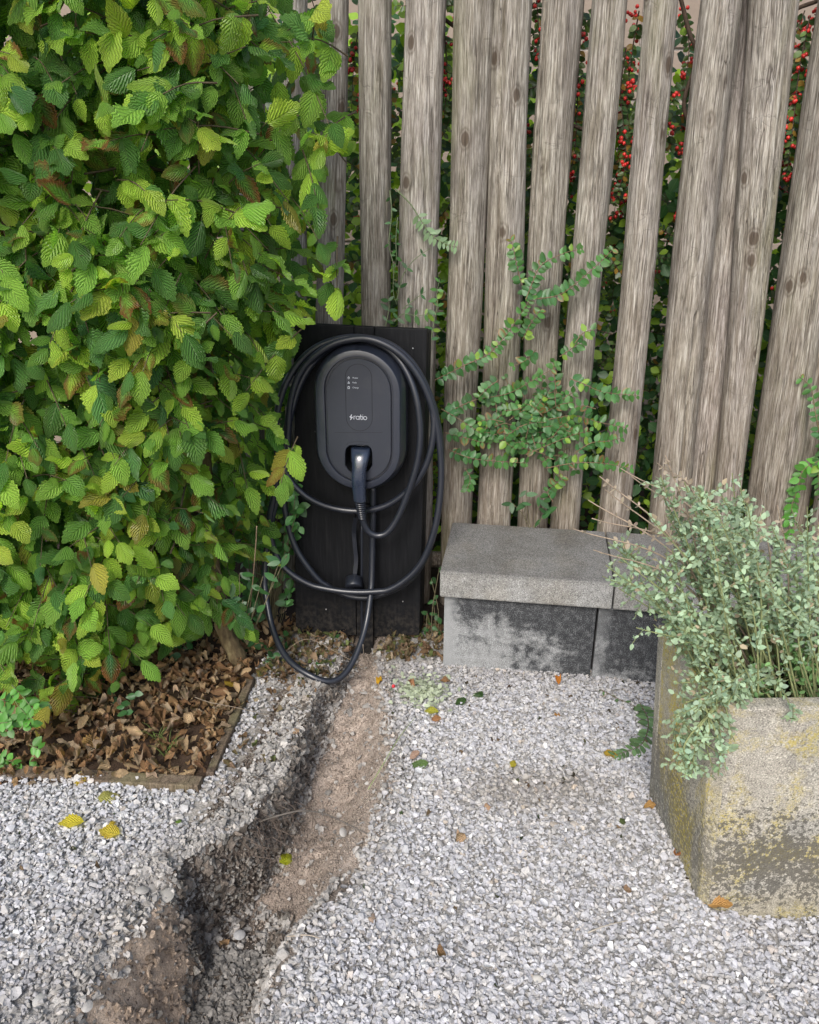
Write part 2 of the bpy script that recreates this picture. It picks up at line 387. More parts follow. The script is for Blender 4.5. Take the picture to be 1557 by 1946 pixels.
# bench concrete
def concrete(name, base, mold=0.0, topgrime=0, moldz=None, lichen=0.0, spots=0.0, grime=.5, streak=False):
    m = M(name); v = m.coord()
    fine = m.noise(v, 330, 3, .6); med = m.noise(v, 60, 5, .65); big = m.noise(v, 7, 4, .6)
    c = m.ramp(fine, [(.32, tuple(x * .30 for x in base)), (.45, tuple(x * .8 for x in base)), (.57, base), (.68, tuple(min(1, x * 1.6) for x in base))])
    c = m.mix(m.ramp(med, [(.40, .55), (.6, 0.0)]), c, m.mix(1.0, c, (.6, .6, .6), 'MULTIPLY'))
    c = m.mix(m.ramp(big, [(.35, grime), (.62, 0.0)]), c, m.mix(1.0, c, (.55, .52, .47), 'MULTIPLY'))
    x, y, z = m.sep(v)
    if topgrime:
        tg = m.math('ADD', z, m.math('MULTIPLY', m.math('SUBTRACT', med, .5), .03)); c = m.mix(m.ramp(m.math('MULTIPLY', tg, 10.0), [(.72, 0.0), (.88, topgrime)]), c, m.mix(1.0, c, (.58, .57, .56), 'MULTIPLY'))
        c = m.mix(m.ramp(m.noise(v, 9, 4), [(.5, 0.0), (.66, .25)]), c, m.mix(1.0, c, (1.05, .95, .78), 'MULTIPLY'))
    if mold:
        nn = m.math('ADD', m.math('MULTIPLY', m.noise(v, 26, 6, .72), .6), m.math('MULTIPLY', m.noise(v, 8, 3, .5), .6))
        # efflorescence low on the left, algae black elsewhere
        oi = m.n('ObjectInfo'); bias = m.sep(oi.outputs['Color'])[0]
        lim = m.math('ADD', m.math('ADD', m.math('MULTIPLY', z, 1.1), m.math('MULTIPLY', x, .55)), bias)
        k = m.ramp(m.math('MULTIPLY', m.math('ADD', nn, lim), .75), [(.605, 0.0), (.70, 1.0)])
        c = m.mix(m.math('MULTIPLY', k, mold), c, m.ramp(m.math('ADD', m.math('MULTIPLY', fine, .5), m.math('MULTIPLY', m.noise(v, 48, 6, .75), .5)), [(.40, (.005, .006, .008)), (.50, (.022, .024, .028)), (.60, (.13, .135, .14))]))
        c = m.mix(m.math('MULTIPLY', m.ramp(m.math('ADD', x, m.math('MULTIPLY', med, .02)), [(.025, .75), (.055, 0.0)]), m.math('SUBTRACT', 1.0, m.math('MULTIPLY', bias, 4), clamp=True)), c, tuple(b_ * .8 for b_ in base))
    if lichen:
        vs = m.coord((1, 1, .28)) if streak else v
        ln = m.noise(vs, 11, 4, .6, .3); l2 = m.noise(v, 190, 3, .7)
        k = m.math('MULTIPLY', m.ramp(ln, [(.46, 0.0), (.60, 1.0)]), m.ramp(l2, [(.42, .05), (.56, 1.0)]))
        c = m.mix(m.math('MULTIPLY', k, lichen), c, m.mix(m.noise(v, 30, 3), (.36, .29, .04), (.50, .40, .07)))
        lo = m.n('MapRange'); m.l(m.math('ADD', z, m.math('MULTIPLY', m.math('SUBTRACT', big, .5), .25)), lo.inputs[0]); lo.inputs[1].default_value = .16; lo.inputs[2].default_value = .02; lo.inputs[3].default_value = 0; lo.inputs[4].default_value = .38
        c = m.mix(lo.outputs[0], c, m.mix(l2, (.12, .10, .035), (.30, .25, .10)))
    if spots:
        vv = m.vor(m.coord((1, 1, 1.0)), 85, out='Distance'); sp = m.noise(v, 115, 4, .62); reg = m.noise(v, 5.5, 3, .5)
        zr = m.n('MapRange'); m.l(z, zr.inputs[0]); zr.inputs[1].default_value = .44; zr.inputs[2].default_value = .26; zr.inputs[3].default_value = -.20; zr.inputs[4].default_value = .10
        zr2 = m.n('MapRange'); m.l(z, zr2.inputs[0]); zr2.inputs[1].default_value = .20; zr2.inputs[2].default_value = .04; zr2.inputs[3].default_value = 0; zr2.inputs[4].default_value = -.19
        s_ = m.math('ADD', m.math('ADD', sp, m.math('MULTIPLY', reg, .28)), m.math('ADD', zr.outputs[0], zr2.outputs[0]))
        k = m.ramp(s_, [(.645, 0.0), (.70, 1.0)])
        c = m.mix(m.math('MULTIPLY', k, spots), c, m.mix(fine, (.045, .042, .035), (.13, .12, .10)))
        bl = m.ramp(m.noise(v, 4.2, 3), [(.5, 0.), (.66, .55)])
        c = m.mix(bl, c, m.mix(1.0, c, (.66, .72, .82), 'MULTIPLY'))
    h = m.math('ADD', fine, m.math('MULTIPLY', med, .6))
    m.pbsdf(c, .9, .25, m.bump(h, .55, .0025))
    return m.m
MAT['slab'] = concrete('bench_slab_concrete', (.33, .33, .32), topgrime=.9, grime=.65)
MAT['block'] = concrete('mouldy_block_concrete', (.33, .34, .345), mold=.90, grime=.2)
MAT['trough'] = concrete('trough_concrete_front', (.42, .395, .34), lichen=.65, spots=.85, grime=.35)
MAT['trough_side'] = concrete('trough_concrete_side', (.43, .40, .33), lichen=1.0, spots=.6, streak=True, grime=.3)
# ground
m = M('dug_earth'); v = m.coord(); at = m.attr('tint'); fine = m.noise(v, 260, 4, .65); med = m.noise(v, 45, 5, .6)
c = m.mix(1.0, at, m.ramp(fine, [(.3, .55), (.5, .95), (.7, 1.25)]), 'MULTIPLY')
c = m.mix(m.ramp(med, [(.35, .6), (.55, 0.0)]), c, m.mix(1.0, c, (.62, .58, .55), 'MULTIPLY'))
m.pbsdf(c, .95, .15, m.bump(m.math('ADD', fine, med), .8, .006)); MAT['earth'] = m.m
m = M('limestone_chip'); v = m.coord(); at = m.attr('tint'); fine = m.noise(v, 420, 3, .6); med = m.noise(v, 110, 4, .6)
c = m.mix(1.0, at, m.ramp(fine, [(.25, .70), (.5, 1.0), (.75, 1.12)]), 'MULTIPLY')
c = m.mix(m.ramp(med, [(.35, .35), (.52, 0.0)]), c, m.mix(1.0, c, (.76, .74, .70), 'MULTIPLY'))
m.pbsdf(c, .85, .25, m.bump(m.math('ADD', fine, med), .35, .0012)); MAT['chip'] = m.m
m = M('seashell'); v = m.coord(); at = m.attr('tint'); oi = m.n('ObjectInfo'); x, y, z = m.sep(m.attr('luv', 'Vector'))
rib = m.math('SINE', m.math('MULTIPLY', y, 46)); base = m.mix(1.0, at, oi.outputs['Color'], 'MULTIPLY')
c = m.mix(m.ramp(rib, [(.2, .35), (.8, 0.0)]), base, m.mix(1.0, base, (.6, .58, .58), 'MULTIPLY'))
m.pbsdf(c, .45, .4, m.bump(rib, .35, .001)); MAT['seashell'] = m.m
m = M('potting_soil'); v = m.coord(); m.pbsdf(m.ramp(m.noise(v, 90, 5), [(.3, (.008, .006, .004)), (.7, (.05, .036, .025))]), .95, .1, m.bump(m.noise(v, 70, 5), .9, .01)); MAT['soil'] = m.m
m = M('pale_wall_brick'); v = m.coord(); oi = m.n('ObjectInfo')
c = m.mix(m.noise(v, 30, 4), (.22, .175, .14), (.30, .245, .20)); c = m.mix(m.math('MULTIPLY', oi.outputs['Random'], .5), c, (.20, .16, .13))
m.pbsdf(c, .9, .2, m.bump(m.noise(v, 120, 4), .4, .003)); MAT['brick'] = m.m
m = M('wall_mortar'); v = m.coord(); m.pbsdf(m.ramp(m.noise(v, 80, 3), [(.3, (.22, .20, .18)), (.7, (.34, .31, .28))]), .95, .1); MAT['mortar'] = m.m
m = M('red_berry'); v = m.coord(); at = m.attr('tint'); m.pbsdf(at, .3, .5); MAT['berry'] = m.m

# ------------------------------------------------------------------ leaf shapes: (V, T, luv), unit length along +Y from the stalk
def leaf_shape(seg=8, width=.56, serr=.05, fold=.18, bend=.25, roll=.0, wob=.03, tipw=1.0, rng=random, stalk=.10, corr=.0, blunt=False):
    Vv, L = [], []; T = []
    def prof(t):
        if blunt: return width * .5 * (math.sin(math.pi * min(1, t * .98 + .01)) ** .55)
        return width * .5 * (math.sin(math.pi * t ** .82) ** .78) * (1 - .25 * t * tipw)
    def bendp(x, t, extra=0):
        a = bend * t * 1.3
        y = t * math.cos(a * .6); z = -math.sin(a) * t * .5
        z += abs(x) * fold * (1.0) - roll * x * x * 4 + extra
        return (x, y, z)
    ph = rng.uniform(0, 6)
    for i in range(seg + 1):
        t = i / seg; Vv.append(bendp(0, t)); L.append((0, t, 0))
    mid0 = 0; E = {}
    for s in (-1, 1):
        idx = []
        for k in range(2 * seg + 1):
            t = k / (2 * seg); wv = prof(t)
            if k in (0, 2 * seg): wv = 0
            ser = serr * (1 if k % 2 else -.6) if 0 < k < 2 * seg else 0
            x = s * wv * (1 + ser); tt = t + (serr * .25 if k % 2 else 0)
            if k == 0: idx.append(0); continue
            if k == 2 * seg: idx.append(seg); continue
            z = wob * math.sin(ph + t * 9 * s) * wv * 2 + (corr if k % 2 else -corr) * wv
            Vv.append(bendp(x, min(tt, 1), z)); L.append((s * (1.0), t, 0)); idx.append(len(Vv) - 1)
        for i in range(seg):
            m0, m1 = i, i + 1; e0, e1, e2 = idx[2 * i], idx[2 * i + 1], idx[2 * i + 2]
            for tr in ((m0, e0, e1), (m0, e1, m1), (m1, e1, e2)):
                if len(set(tr)) == 3: T.append(tr if s > 0 else tr[::-1])
    if stalk:
        k = len(Vv); Vv += [(-.008, -stalk, 0), (.008, -stalk, 0)]; L += [(0, 0, 0), (0, 0, 0)]; T.append((k, k + 1, 0))
    return np.array(Vv), np.array(T), np.array(L)
rr = random.Random(3)
HB = [leaf_shape(8, rr.uniform(.54, .72), rr.uniform(.08, .12), rr.uniform(-.08, .24), rr.uniform(-.1, .75), rr.uniform(-.5, .8), rr.uniform(.02, .16), rng=rr, corr=.05) for _ in range(16)]
UL = [leaf_shape(2, rr.uniform(.62, .78), 0, rr.uniform(.0, .25), rr.uniform(-.1, .4), 0, .03, rng=rr, tipw=.2, stalk=0) for _ in range(5)]
RL = [leaf_shape(3, rr.uniform(.62, .78), 0, rr.uniform(.0, .25), rr.uniform(-.1, .4), rr.uniform(-.3, .6), .03, rng=rr, tipw=.2, blunt=False, stalk=.12) for _ in range(6)]
OV = [leaf_shape(3, rr.uniform(.42, .5), 0, rr.uniform(.0, .2), rr.uniform(-.1, .3), 0.1, .03, rng=rr, tipw=.1, stalk=.05) for _ in range(4)]
SM = [leaf_shape(2, rr.uniform(.5, .68), .04, rr.uniform(-.1, .3), rr.uniform(-.3, .6), 0, .1, rng=rr, tipw=.6, stalk=0) for _ in range(6)]
DL = [leaf_shape(6, rr.uniform(.5, .66), .06, rr.uniform(-.2, 1.2), rr.uniform(-1.6, 1.8), rr.uniform(-2.4, 2.4), rr.uniform(.1, .5), rng=rr, corr=.06) for _ in range(14)]
def vmesh(base, shapes, mat):
    return [mesh_np(base, v, t, mat, l, np.ones((len(v), 4))) for v, t, l in shapes]
VM_HB = vmesh('hornbeam_leaf', HB, MAT['hornbeam']); VM_RL = vmesh('round_leaf', RL, MAT['small_leaf'])
VM_OV = vmesh('oval_leaf', OV, MAT['small_leaf']); VM_DL = vmesh('dry_leaf', DL, MAT['dead_leaf'])
VM_SM = vmesh('silver_leaf', SM, MAT['silver_leaf'])

def leaf_set(parent, P, D, Nn, S, tint, shapes, vmeshes, mat, n_single, part='leaf', rest='foliage', margin=10):
    """the n_single largest leaves in the picture become parts, the others one joined part"""
    P, D, Nn, S, tint = map(np.asarray, (P, D, Nn, S, tint)); n = len(P)
    vi = RNG.integers(0, len(shapes), n); R = frames(D, Nn)
    x, y, dep = proj(P)
    inside = (x > -margin) & (x < 1557 + margin) & (y > -margin) & (y < 1946 + margin)
    face = np.abs(np.einsum('ni,ni->n', R[:, :, 2], (CAMP - P) / np.linalg.norm(CAMP - P, axis=1, keepdims=True)))
    score = S / dep * (.35 + face) * np.where(inside, 1, .001) - getattr(leaf_set, 'pen', 0)
    order = np.argsort(-score); a = order[:n_single]; b = order[n_single:]
    singles(part, vmeshes, vi[a], R[a], P[a], S[a], tint[a], parent)
    if len(b):
        o = merge(rest, shapes, vi[b], R[b], P[b], S[b], tint[b], mat, parent=parent); tag(o, kind='stuff')
def pick_green(n, dark=(.080, .195, .045), mid=(.195, .370, .060), bright=(.38, .56, .075), yel=(.36, .33, .06), w=(.42, .42, .13, .03), autumn=.08, rng=RNG):
    k = rng.choice(4, n, p=np.array(w) / sum(w)); base = np.array([dark, mid, bright, yel])[k]
    o = np.array([dark, mid, bright, yel])[np.clip(k + rng.integers(-1, 2, n), 0, 3)]
    f = rng.random((n, 1)) * .5; c = base * (1 - f) + o * f; c = c * rng.uniform(.8, 1.2, (n, 1))
    a = np.where(rng.random(n) < autumn, rng.uniform(.4, 1, n), rng.uniform(0, .12, n))
    return np.concatenate([c, a[:, None]], 1)

# ================================================================== GROUND
def P2(L): return np.array([gnd(*p) for p in L])
rimL = P2([(652, 1262), (600, 1330), (575, 1395), (540, 1470), (500, 1530), (462, 1572), (412, 1606), (342, 1642), (322, 1700), (278, 1755), (212, 1850), (140, 1946), (80, 2060)])
rimR = P2([(722, 1262), (735, 1330), (742, 1400), (742, 1480), (722, 1545), (705, 1600), (690, 1650), (640, 1705), (585, 1760), (535, 1850), (490, 1946), (450, 2060)])
zt = [-.05, -.075, -.115, -.15, -.18, -.205, -.225, -.235, -.235, -.235, -.235, -.235, -.235]
toeL = np.array([gnd(px, py, z) for (px, py), z in zip([(665, 1280), (628, 1350), (612, 1415), (580, 1500), (556, 1570), (535, 1630), (500, 1690), (440, 1735), (400, 1785), (388, 1825), (376, 1890), (362, 1960), (335, 2100)], zt)])
toeR = np.array([gnd(px, py, z) for (px, py), z in zip([(700, 1280), (680, 1350), (668, 1420), (650, 1510), (620, 1585), (585, 1640), (560, 1680), (540, 1720), (520, 1770), (500, 1820), (475, 1890), (445, 1960), (420, 2100)], zt)])
def fx(poly, y):
    o = np.argsort(poly[:, 1]); return np.interp(y, poly[o, 1], poly[o, 0])
def fz(y):
    o = np.argsort(toeL[:, 1]); return np.interp(y, toeL[o, 1], np.array(zt)[o])
TRA = gnd(1335, 1752); TRB = gnd(1236, 1532)
BED_C = gnd(385, 1492)          # inner corner of the edged bed
BED_B = gnd(468, 1305)
def in_bed(x, y):
    xr = np.interp(y, [BED_C[1], BED_B[1], 2.6], [BED_C[0], BED_B[0], BED_B[0] + .16])
    return (y > BED_C[1]) & (x < xr)
def height(x, y):
    wob = fbm(x * 14, y * 14, 3, 5) * .05
    ytrench = sstep(2.36, 2.26, y)
    xl, tl, tr, xr = fx(rimL, y), fx(toeL, y), fx(toeR, y), fx(rimR, y)
    tl = np.maximum(tl, xl + .012)
    a = np.clip((x + wob * .6 - xl) / (tl - xl), 0, 1); b = np.clip((xr - (x + wob * .5)) / np.maximum(xr - tr, .02), 0, 1)
    und = sstep(1.22, 1.32, y); up_ = sstep(1.36, 1.50, y); sa = (a ** .75 * (1 - up_) + (.14 * a + .86 * a ** 4.5) * up_) * (1 - und) + und * np.clip(a * 1.9, 0, 1) ** .6 * (.80 + .20 * a); d = np.minimum(sa, sstep(0, 1, b)) * ytrench
    h = fz(y) * d
    inside = d > .15
    h = h + np.where(inside, fbm(x * 34, y * 34, 4, 11) * .028 + fbm(x * 9, y * 9, 2, 12) * .034, 0) * np.minimum(1, d * 2)
    # crumbly shoulder beside the trench and gravel surface undulation
    h = h + (1 - d) * (fbm(x * 5, y * 5, 3, 21) * .014)
    sh = np.exp(-((x - xl + .035) / .05) ** 2) * (y < 2.2) * (1 - d)
    h = h + sh * (.010 + fbm(x * 26, y * 26, 3, 31) * .065)
    ab = (TRB - TRA)[:2]; L2 = ab @ ab; tt = np.clip(((x - TRA[0]) * ab[0] + (y - TRA[1]) * ab[1]) / L2, 0, 1.2)
    dd = np.hypot(x - TRA[0] - tt * ab[0], y - TRA[1] - tt * ab[1]); h = h + .036 * np.exp(-(dd / .065) ** 2) * (x < TRA[0] + .14)
    h = h + np.where(in_bed(x, y), .006 + fbm(x * 18, y * 18, 3, 41) * .02, 0)
    return h
def graded(lo, hi, step, far):
    c = list(np.arange(lo, hi + 1e-6, step)); s = step; p = lo
    while p > -far: s *= 1.45; p -= s; c.insert(0, p)
    s = step; p = c[-1]
    while p < far: s *= 1.45; p += s; c.append(p)
    return np.array(c)
gx = graded(-1.15, 1.1, .0072, 60); gy = graded(.72, 2.45, .0072, 60)
X, Y = np.meshgrid(gx, gy); Z = height(X, Y)
fade = ((X > -2.2) & (X < 2.2) & (Y > .3) & (Y < 3.4)); Z = np.where(fade, Z, 0)
ny, nx = X.shape; idx = np.arange(ny * nx).reshape(ny, nx)
q = np.stack([idx[:-1, :-1], idx[:-1, 1:], idx[1:, 1:], idx[1:, :-1]], -1).reshape(-1, 4)
T = np.concatenate([q[:, [0, 1, 2]], q[:, [0, 2, 3]]])
xl, xr = fx(rimL, Y), fx(rimR, Y); n1 = fbm(X * 10, Y * 10, 4, 55)[..., None]; n2 = fbm(X * 4, Y * 4, 3, 66)[..., None]
grav = np.array([.42, .41, .395]); tan = np.array([.40, .335, .285]); hum = np.array([.085, .062, .05]); bedc = np.array([.06, .04, .028]); dark = np.array([.05, .037, .03])
inT = ((X > xl - .01) & (X < xr + .01) & (Y < 2.35))[..., None]
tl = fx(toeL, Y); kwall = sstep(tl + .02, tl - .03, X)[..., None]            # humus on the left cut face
yy = sstep(1.22, 1.36, Y + .0)[..., None]
tr_col = tan * (1 + n1 * .9) * yy + (np.array([.20, .17, .145]) * (1 + n1 * .8)) * (1 - yy)
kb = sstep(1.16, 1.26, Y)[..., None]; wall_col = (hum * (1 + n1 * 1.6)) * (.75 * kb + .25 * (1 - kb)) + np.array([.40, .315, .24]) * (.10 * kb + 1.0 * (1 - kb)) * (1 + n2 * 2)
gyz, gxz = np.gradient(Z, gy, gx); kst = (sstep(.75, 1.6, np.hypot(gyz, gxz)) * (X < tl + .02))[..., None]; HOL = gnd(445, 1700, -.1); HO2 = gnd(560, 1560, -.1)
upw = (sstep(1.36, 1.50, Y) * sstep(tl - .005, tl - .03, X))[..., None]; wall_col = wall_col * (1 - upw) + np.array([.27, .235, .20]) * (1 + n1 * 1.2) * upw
khol = np.exp(-(((X - HOL[0]) / .10) ** 2 + ((Y - HOL[1]) / .07) ** 2))[..., None] * 1.3 + np.exp(-(((X - HO2[0]) / .022) ** 2 + ((Y - HO2[1]) / .12) ** 2))[..., None] * .35  # dark humus in the hollow; shade along the bank foot put into colour
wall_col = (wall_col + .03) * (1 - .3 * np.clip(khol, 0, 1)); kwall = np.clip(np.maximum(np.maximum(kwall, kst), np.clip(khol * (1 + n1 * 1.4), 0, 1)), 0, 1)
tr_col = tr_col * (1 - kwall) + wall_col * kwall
shl = (np.clip(np.exp(-((X - xl + .04) / .10) ** 2) * 1.3, 0, 1) * (Y > 1.36) * (Y < 2.3))[..., None]
C = np.where(inT, tr_col, grav * (1 + n1 * .5) * (1 - shl) + np.array([.29, .25, .21]) * (1 + n1 * 1.3) * shl)
C = np.where(in_bed(X, Y)[..., None], bedc * (1 + n1), C)
C = np.where((Y > 2.3)[..., None] & ~inT, dark * (1 + n1), C)
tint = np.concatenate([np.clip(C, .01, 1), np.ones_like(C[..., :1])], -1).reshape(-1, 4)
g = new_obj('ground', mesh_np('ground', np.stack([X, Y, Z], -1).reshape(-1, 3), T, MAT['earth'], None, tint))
tag(g, 'grey and tan earth with a narrow trench dug through it towards the charger', kind='structure')

# ---- gravel chips
def hull_shape(n, sc, seed):
    r = random.Random(seed); bm = bmesh.new()
    for _ in range(n):
        p = Vector((r.gauss(0, 1), r.gauss(0, 1), r.gauss(0, 1))).normalized() * r.uniform(.8, 1)
        bm.verts.new((p.x * sc[0], p.y * sc[1], p.z * sc[2]))
    bmesh.ops.convex_hull(bm, input=list(bm.verts)); bmesh.ops.delete(bm, geom=[v for v in bm.verts if not v.link_faces], context='VERTS')
    bmesh.ops.triangulate(bm, faces=list(bm.faces)); bm.verts.index_update()
    v = np.array([list(q.co) for q in bm.verts]); t = np.array([[q.index for q in f.verts] for f in bm.faces]); bm.free()
    return v, t, None
def shard_shape(seed):
    r = random.Random(seed); v = [(0, 0, .0)]; t = []; k = 7
    for j in range(2):
        for i in range(k):
            a = i / k * 6.283 + r.uniform(-.2, .2); rad_ = (.5 if j == 0 else 1) * r.uniform(.75, 1.1)
            v.append((rad_ * math.cos(a), rad_ * math.sin(a) * .8, -.35 * rad_ * rad_ + .02))
    for i in range(k):
        a, b = 1 + i, 1 + (i + 1) % k; c_, d_ = a + k, b + k
        t += [(0, a, b), (a, c_, d_), (a, d_, b)]
    return np.array(v), np.array(t), None
CH = [hull_shape(8 + s % 4, (1, .78, .52 + .04 * (s % 5)), s) for s in range(26)] + [shard_shape(s) for s in range(8)]
FIGS = {}
BENCH_A = gnd(842, 1266); BENCH_B = gnd(1121, 1293)
def chips(n, xr_, yr_, size, seed, accept, lift, tintf, flat=.45):
    r = np.random.default_rng(seed)
    x = r.uniform(*xr_, n); y = r.uniform(*yr_, n); k = accept(x, y, r); x, y = x[k], y[k]; n = len(x)
    s = r.uniform(size[0], size[1], n) * .5 * np.where(r.random(n) < .06, 1.5, 1)
    z = height(x, y) + r.random(n) * lift + s * .15
    R = rand_rot(n, r)
    # flatten most chips towards lying on their broad side
    up = R[:, :, 2].copy(); up = up * (1 - flat) + np.array([0, 0, 1.]) * flat * np.where(up[:, 2:] < 0, -1, 1)
    R = frames(np.cross(up, R[:, :, 0]), up)
    return np.stack([x, y, z], 1), R, s, tintf(x, y, r)
def fr_ok(x, y, r, out=.25):
    px, py, d = proj(np.stack([x, y, np.zeros_like(x)], 1))
    ins = (px > -130) & (px < 1690) & (py < 2060)
    return ins | (r.random(len(x)) < out)
def acc_gravel(x, y, r):
    xl, xr = fx(rimL, y), fx(rimR, y)
    tr = (x > xl - .004) & (x < xr - .005 + .03 * fbm(x * 12, y * 12, 2, 3))
    bench = (y > BENCH_A[1] + .03 - (x - BENCH_A[0]) * .15) & (x > BENCH_A[0] + .02)
    back = (y > 2.16 - .1 * vnoise(x * 9, y * 9, 8)) & (x < .12)
    litter = (x > fx(rimL, y) - .24) & (x < fx(rimL, y)) & (y > 2.0) & (r.random(len(x)) < .55)
    plt = (x > .68) & (y > 1.20) & (y < 1.43)
    dens = r.random(len(x)) < np.where((x < xl) & (y > 1.42), .13 + .87 * sstep(xl - .10, xl - .26, x), 1.0)
    dens &= ~((x > xr) & (x < xr + .04) & (r.random(len(x)) < .35))
    cf = sstep(1.30, 1.16, y) * (x < xl) * sstep(xl - .16, xl, x)
    dens &= r.random(len(x)) > cf * .75
    return ~tr & ~in_bed(x, y - .012) & ~bench & ~back & ~litter & ~plt & dens & fr_ok(x, y, r)
def tint_gravel(x, y, r):
    n = len(x); b = r.normal(.435, .045, n) * (1 + .15 * fbm(x * 3, y * 3, 3, 9))
    warm = r.random(n); xl, xr = fx(rimL, y), fx(rimR, y)
    dirt = np.exp(-((x - xl + .0) / .16) ** 2) * .95 + np.exp(-((x - xr) / .05) ** 2) * .6 + sstep(1.85, 2.1, y) * .55
    dirt += np.exp(-(((x - .30) / .18) ** 2 + ((y - 1.53) / .07) ** 2)) * 1.3
    dirt = np.clip(dirt, 0, 1)
    c = np.stack([b * (.985 + .03 * (warm > .7)), b * .985, b * (1.01 - .05 * (warm > .7) + .03 * (warm < .4))], 1)
    wh = r.random(n) < .03; c[wh] = .62
    dk = r.random(n) < .04; c[dk] *= .72
    bz = r.random(n) < .02; c[bz] *= np.array([1.0, .91, .80])
    c = c * (1 - dirt[:, None] * .45 * r.random((n, 1))) ; c = c * (1 - dirt[:, None] * np.array([.06, .10, .16]))
    return np.concatenate([np.clip(c, .03, .8), np.ones((n, 1))], 1)
A1 = chips(76000, (-1.35, 1.35), (.78, 2.25), (.0105, .0205), 1, acc_gravel, .009, tint_gravel, flat=.6)
def acc_small(x, y, r):
    return acc_gravel(x, y, r)
A2 = chips(40000, (-1.2, 1.2), (.80, 2.2), (.005, .010), 2, acc_small, .010, tint_gravel)
vi = lambda n, a=0, b=26, sh=.14: np.where(RNG.random(n) < sh, RNG.integers(26, 34, n), RNG.integers(a, b, n))
def cat(*A): return [np.concatenate([a[k] for a in A]) for k in range(4)]
Pg, Rg, Sg, Tg = cat(A1, A2)
o = merge('gravel', CH, vi(len(Pg)), Rg, Pg, Sg, Tg, MAT['chip'], smooth=False); tag(o, 'pale grey crushed limestone gravel mixed with broken shells', kind='stuff')
# ---- dug-out shells and stones stuck in the trench bank and lying on its floor
def acc_bank(x, y, r):
    xl, tl, tr, xr = fx(rimL, y), fx(toeL, y), fx(toeR, y), fx(rimR, y)
    clump = vnoise(x * 16, y * 16, 4) > .42
    bank = (x > xl - .09) & (x < tl + .02) & (y > 1.22) & (y < 2.2) & (r.random(len(x)) < np.where(x < xl + .025, .9, np.where(clump, .62, .16)))
    floor_ = (x > tl - .02) & (x < xr - .015) & (y < 1.27) & (r.random(len(x)) < np.where(x < tr, .9, .45))
    low = (x > xl - .05) & (x < tl) & (y <= 1.30) & (r.random(len(x)) < np.where(x < xl + .01, .4, .025))
    tan_ = (x > tl) & (x < xr) & (y >= 1.26) & (y < 2.2) & (r.random(len(x)) < .03 + .25 * sstep(xr - .04, xr, x))
    hol = (np.exp(-(((x - gnd(445, 1700, -.1)[0]) / .12) ** 2 + ((y - gnd(445, 1700, -.1)[1]) / .08) ** 2)) > .35) & (x > xl) & (r.random(len(x)) < np.where(clump, .75, .25))
    return bank | floor_ | low | tan_ | hol
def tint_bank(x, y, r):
    n = len(x); b = r.normal(.33, .07, n) * np.where((y < 1.27) & (x > fx(toeL, y) - .02) & (x < fx(toeR, y) + .01), .58, 1) * (1 - .40 * sstep(fx(rimL, y) + .01, fx(rimL, y) + .05, x) * (x < fx(toeL, y) + .02) * (1 - sstep(1.36, 1.5, y))) * (1 + .5 * fbm(x * 8, y * 8, 3, 2))  # floor chips darker: damp, plus trench depth shade put into the tint
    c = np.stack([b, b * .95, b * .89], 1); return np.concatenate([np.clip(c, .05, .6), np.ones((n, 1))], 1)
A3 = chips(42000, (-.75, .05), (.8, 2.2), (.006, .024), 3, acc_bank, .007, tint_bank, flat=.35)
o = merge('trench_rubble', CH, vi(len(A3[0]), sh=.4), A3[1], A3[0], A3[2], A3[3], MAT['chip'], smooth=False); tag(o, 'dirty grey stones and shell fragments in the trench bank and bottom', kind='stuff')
# ---- clods and stones packed into the steep cut faces, sampled over the faces themselves
cen = np.stack([X, Y, Z], -1); A_ = cen[:-1, :-1]; Bx = cen[:-1, 1:] - A_; By = cen[1:, :-1] - A_; nrm_ = np.cross(Bx, By); area = np.linalg.norm(nrm_, axis=2); nz_ = nrm_[..., 2] / np.maximum(area, 1e-9)
okf = (nz_ < .80) & ((A_[..., 0] < fx(toeL, A_[..., 1]) + .012) | (np.hypot((A_[..., 0] - HOL[0]) / .12, (A_[..., 1] - HOL[1]) / .08) < 1.1)) & (A_[..., 0] > fx(rimL, A_[..., 1]) - .03) & (A_[..., 0] < fx(rimR, A_[..., 1])) & (A_[..., 1] < 2.25) & (A_[..., 1] > .8) & (np.abs(A_[..., 0]) < 1)
cl_r = np.random.default_rng(15); prob = (area * okf).ravel(); ncl = int(prob.sum() / (.011 ** 2) * 2.6); ncl = min(ncl, 16000); pick_ = cl_r.choice(len(prob), ncl, p=prob / prob.sum())
iy, ix = np.unravel_index(pick_, area.shape); uu, vv_ = cl_r.random((2, ncl, 1)); cp_ = A_[iy, ix] + Bx[iy, ix] * uu + By[iy, ix] * vv_
upn = nrm_[iy, ix] / np.linalg.norm(nrm_[iy, ix], axis=1, keepdims=True)
low_ = sstep(1.24, 1.14, cp_[:, 1]); big_ = vnoise(cp_[:, 0] * 30, (cp_[:, 1] + cp_[:, 2]) * 30, 7)
keep = cl_r.random(ncl) > low_ * .75; cp_, upn, low_, big_ = cp_[keep], upn[keep], low_[keep], big_[keep]; ncl = len(cp_)
szc = cl_r.uniform(.003, .0085, ncl) * (1 + 1.3 * (big_ > .62)) * (1 - .35 * low_)
stone = (cl_r.random(ncl) < .30 * (1 - low_) + .04)
upc = sstep(1.36, 1.5, cp_[:, 1])[:, None]; cb = (np.array([.175, .150, .128]) * (1 - upc) + np.array([.25, .22, .19]) * upc) * (1 - low_[:, None]) + np.array([.36, .285, .22]) * low_[:, None]
cb = cb * cl_r.uniform(.5, 1.5, (ncl, 1)); cb[stone] = np.array([.30, .285, .26]) * cl_r.uniform(.55, 1.25, (stone.sum(), 1))
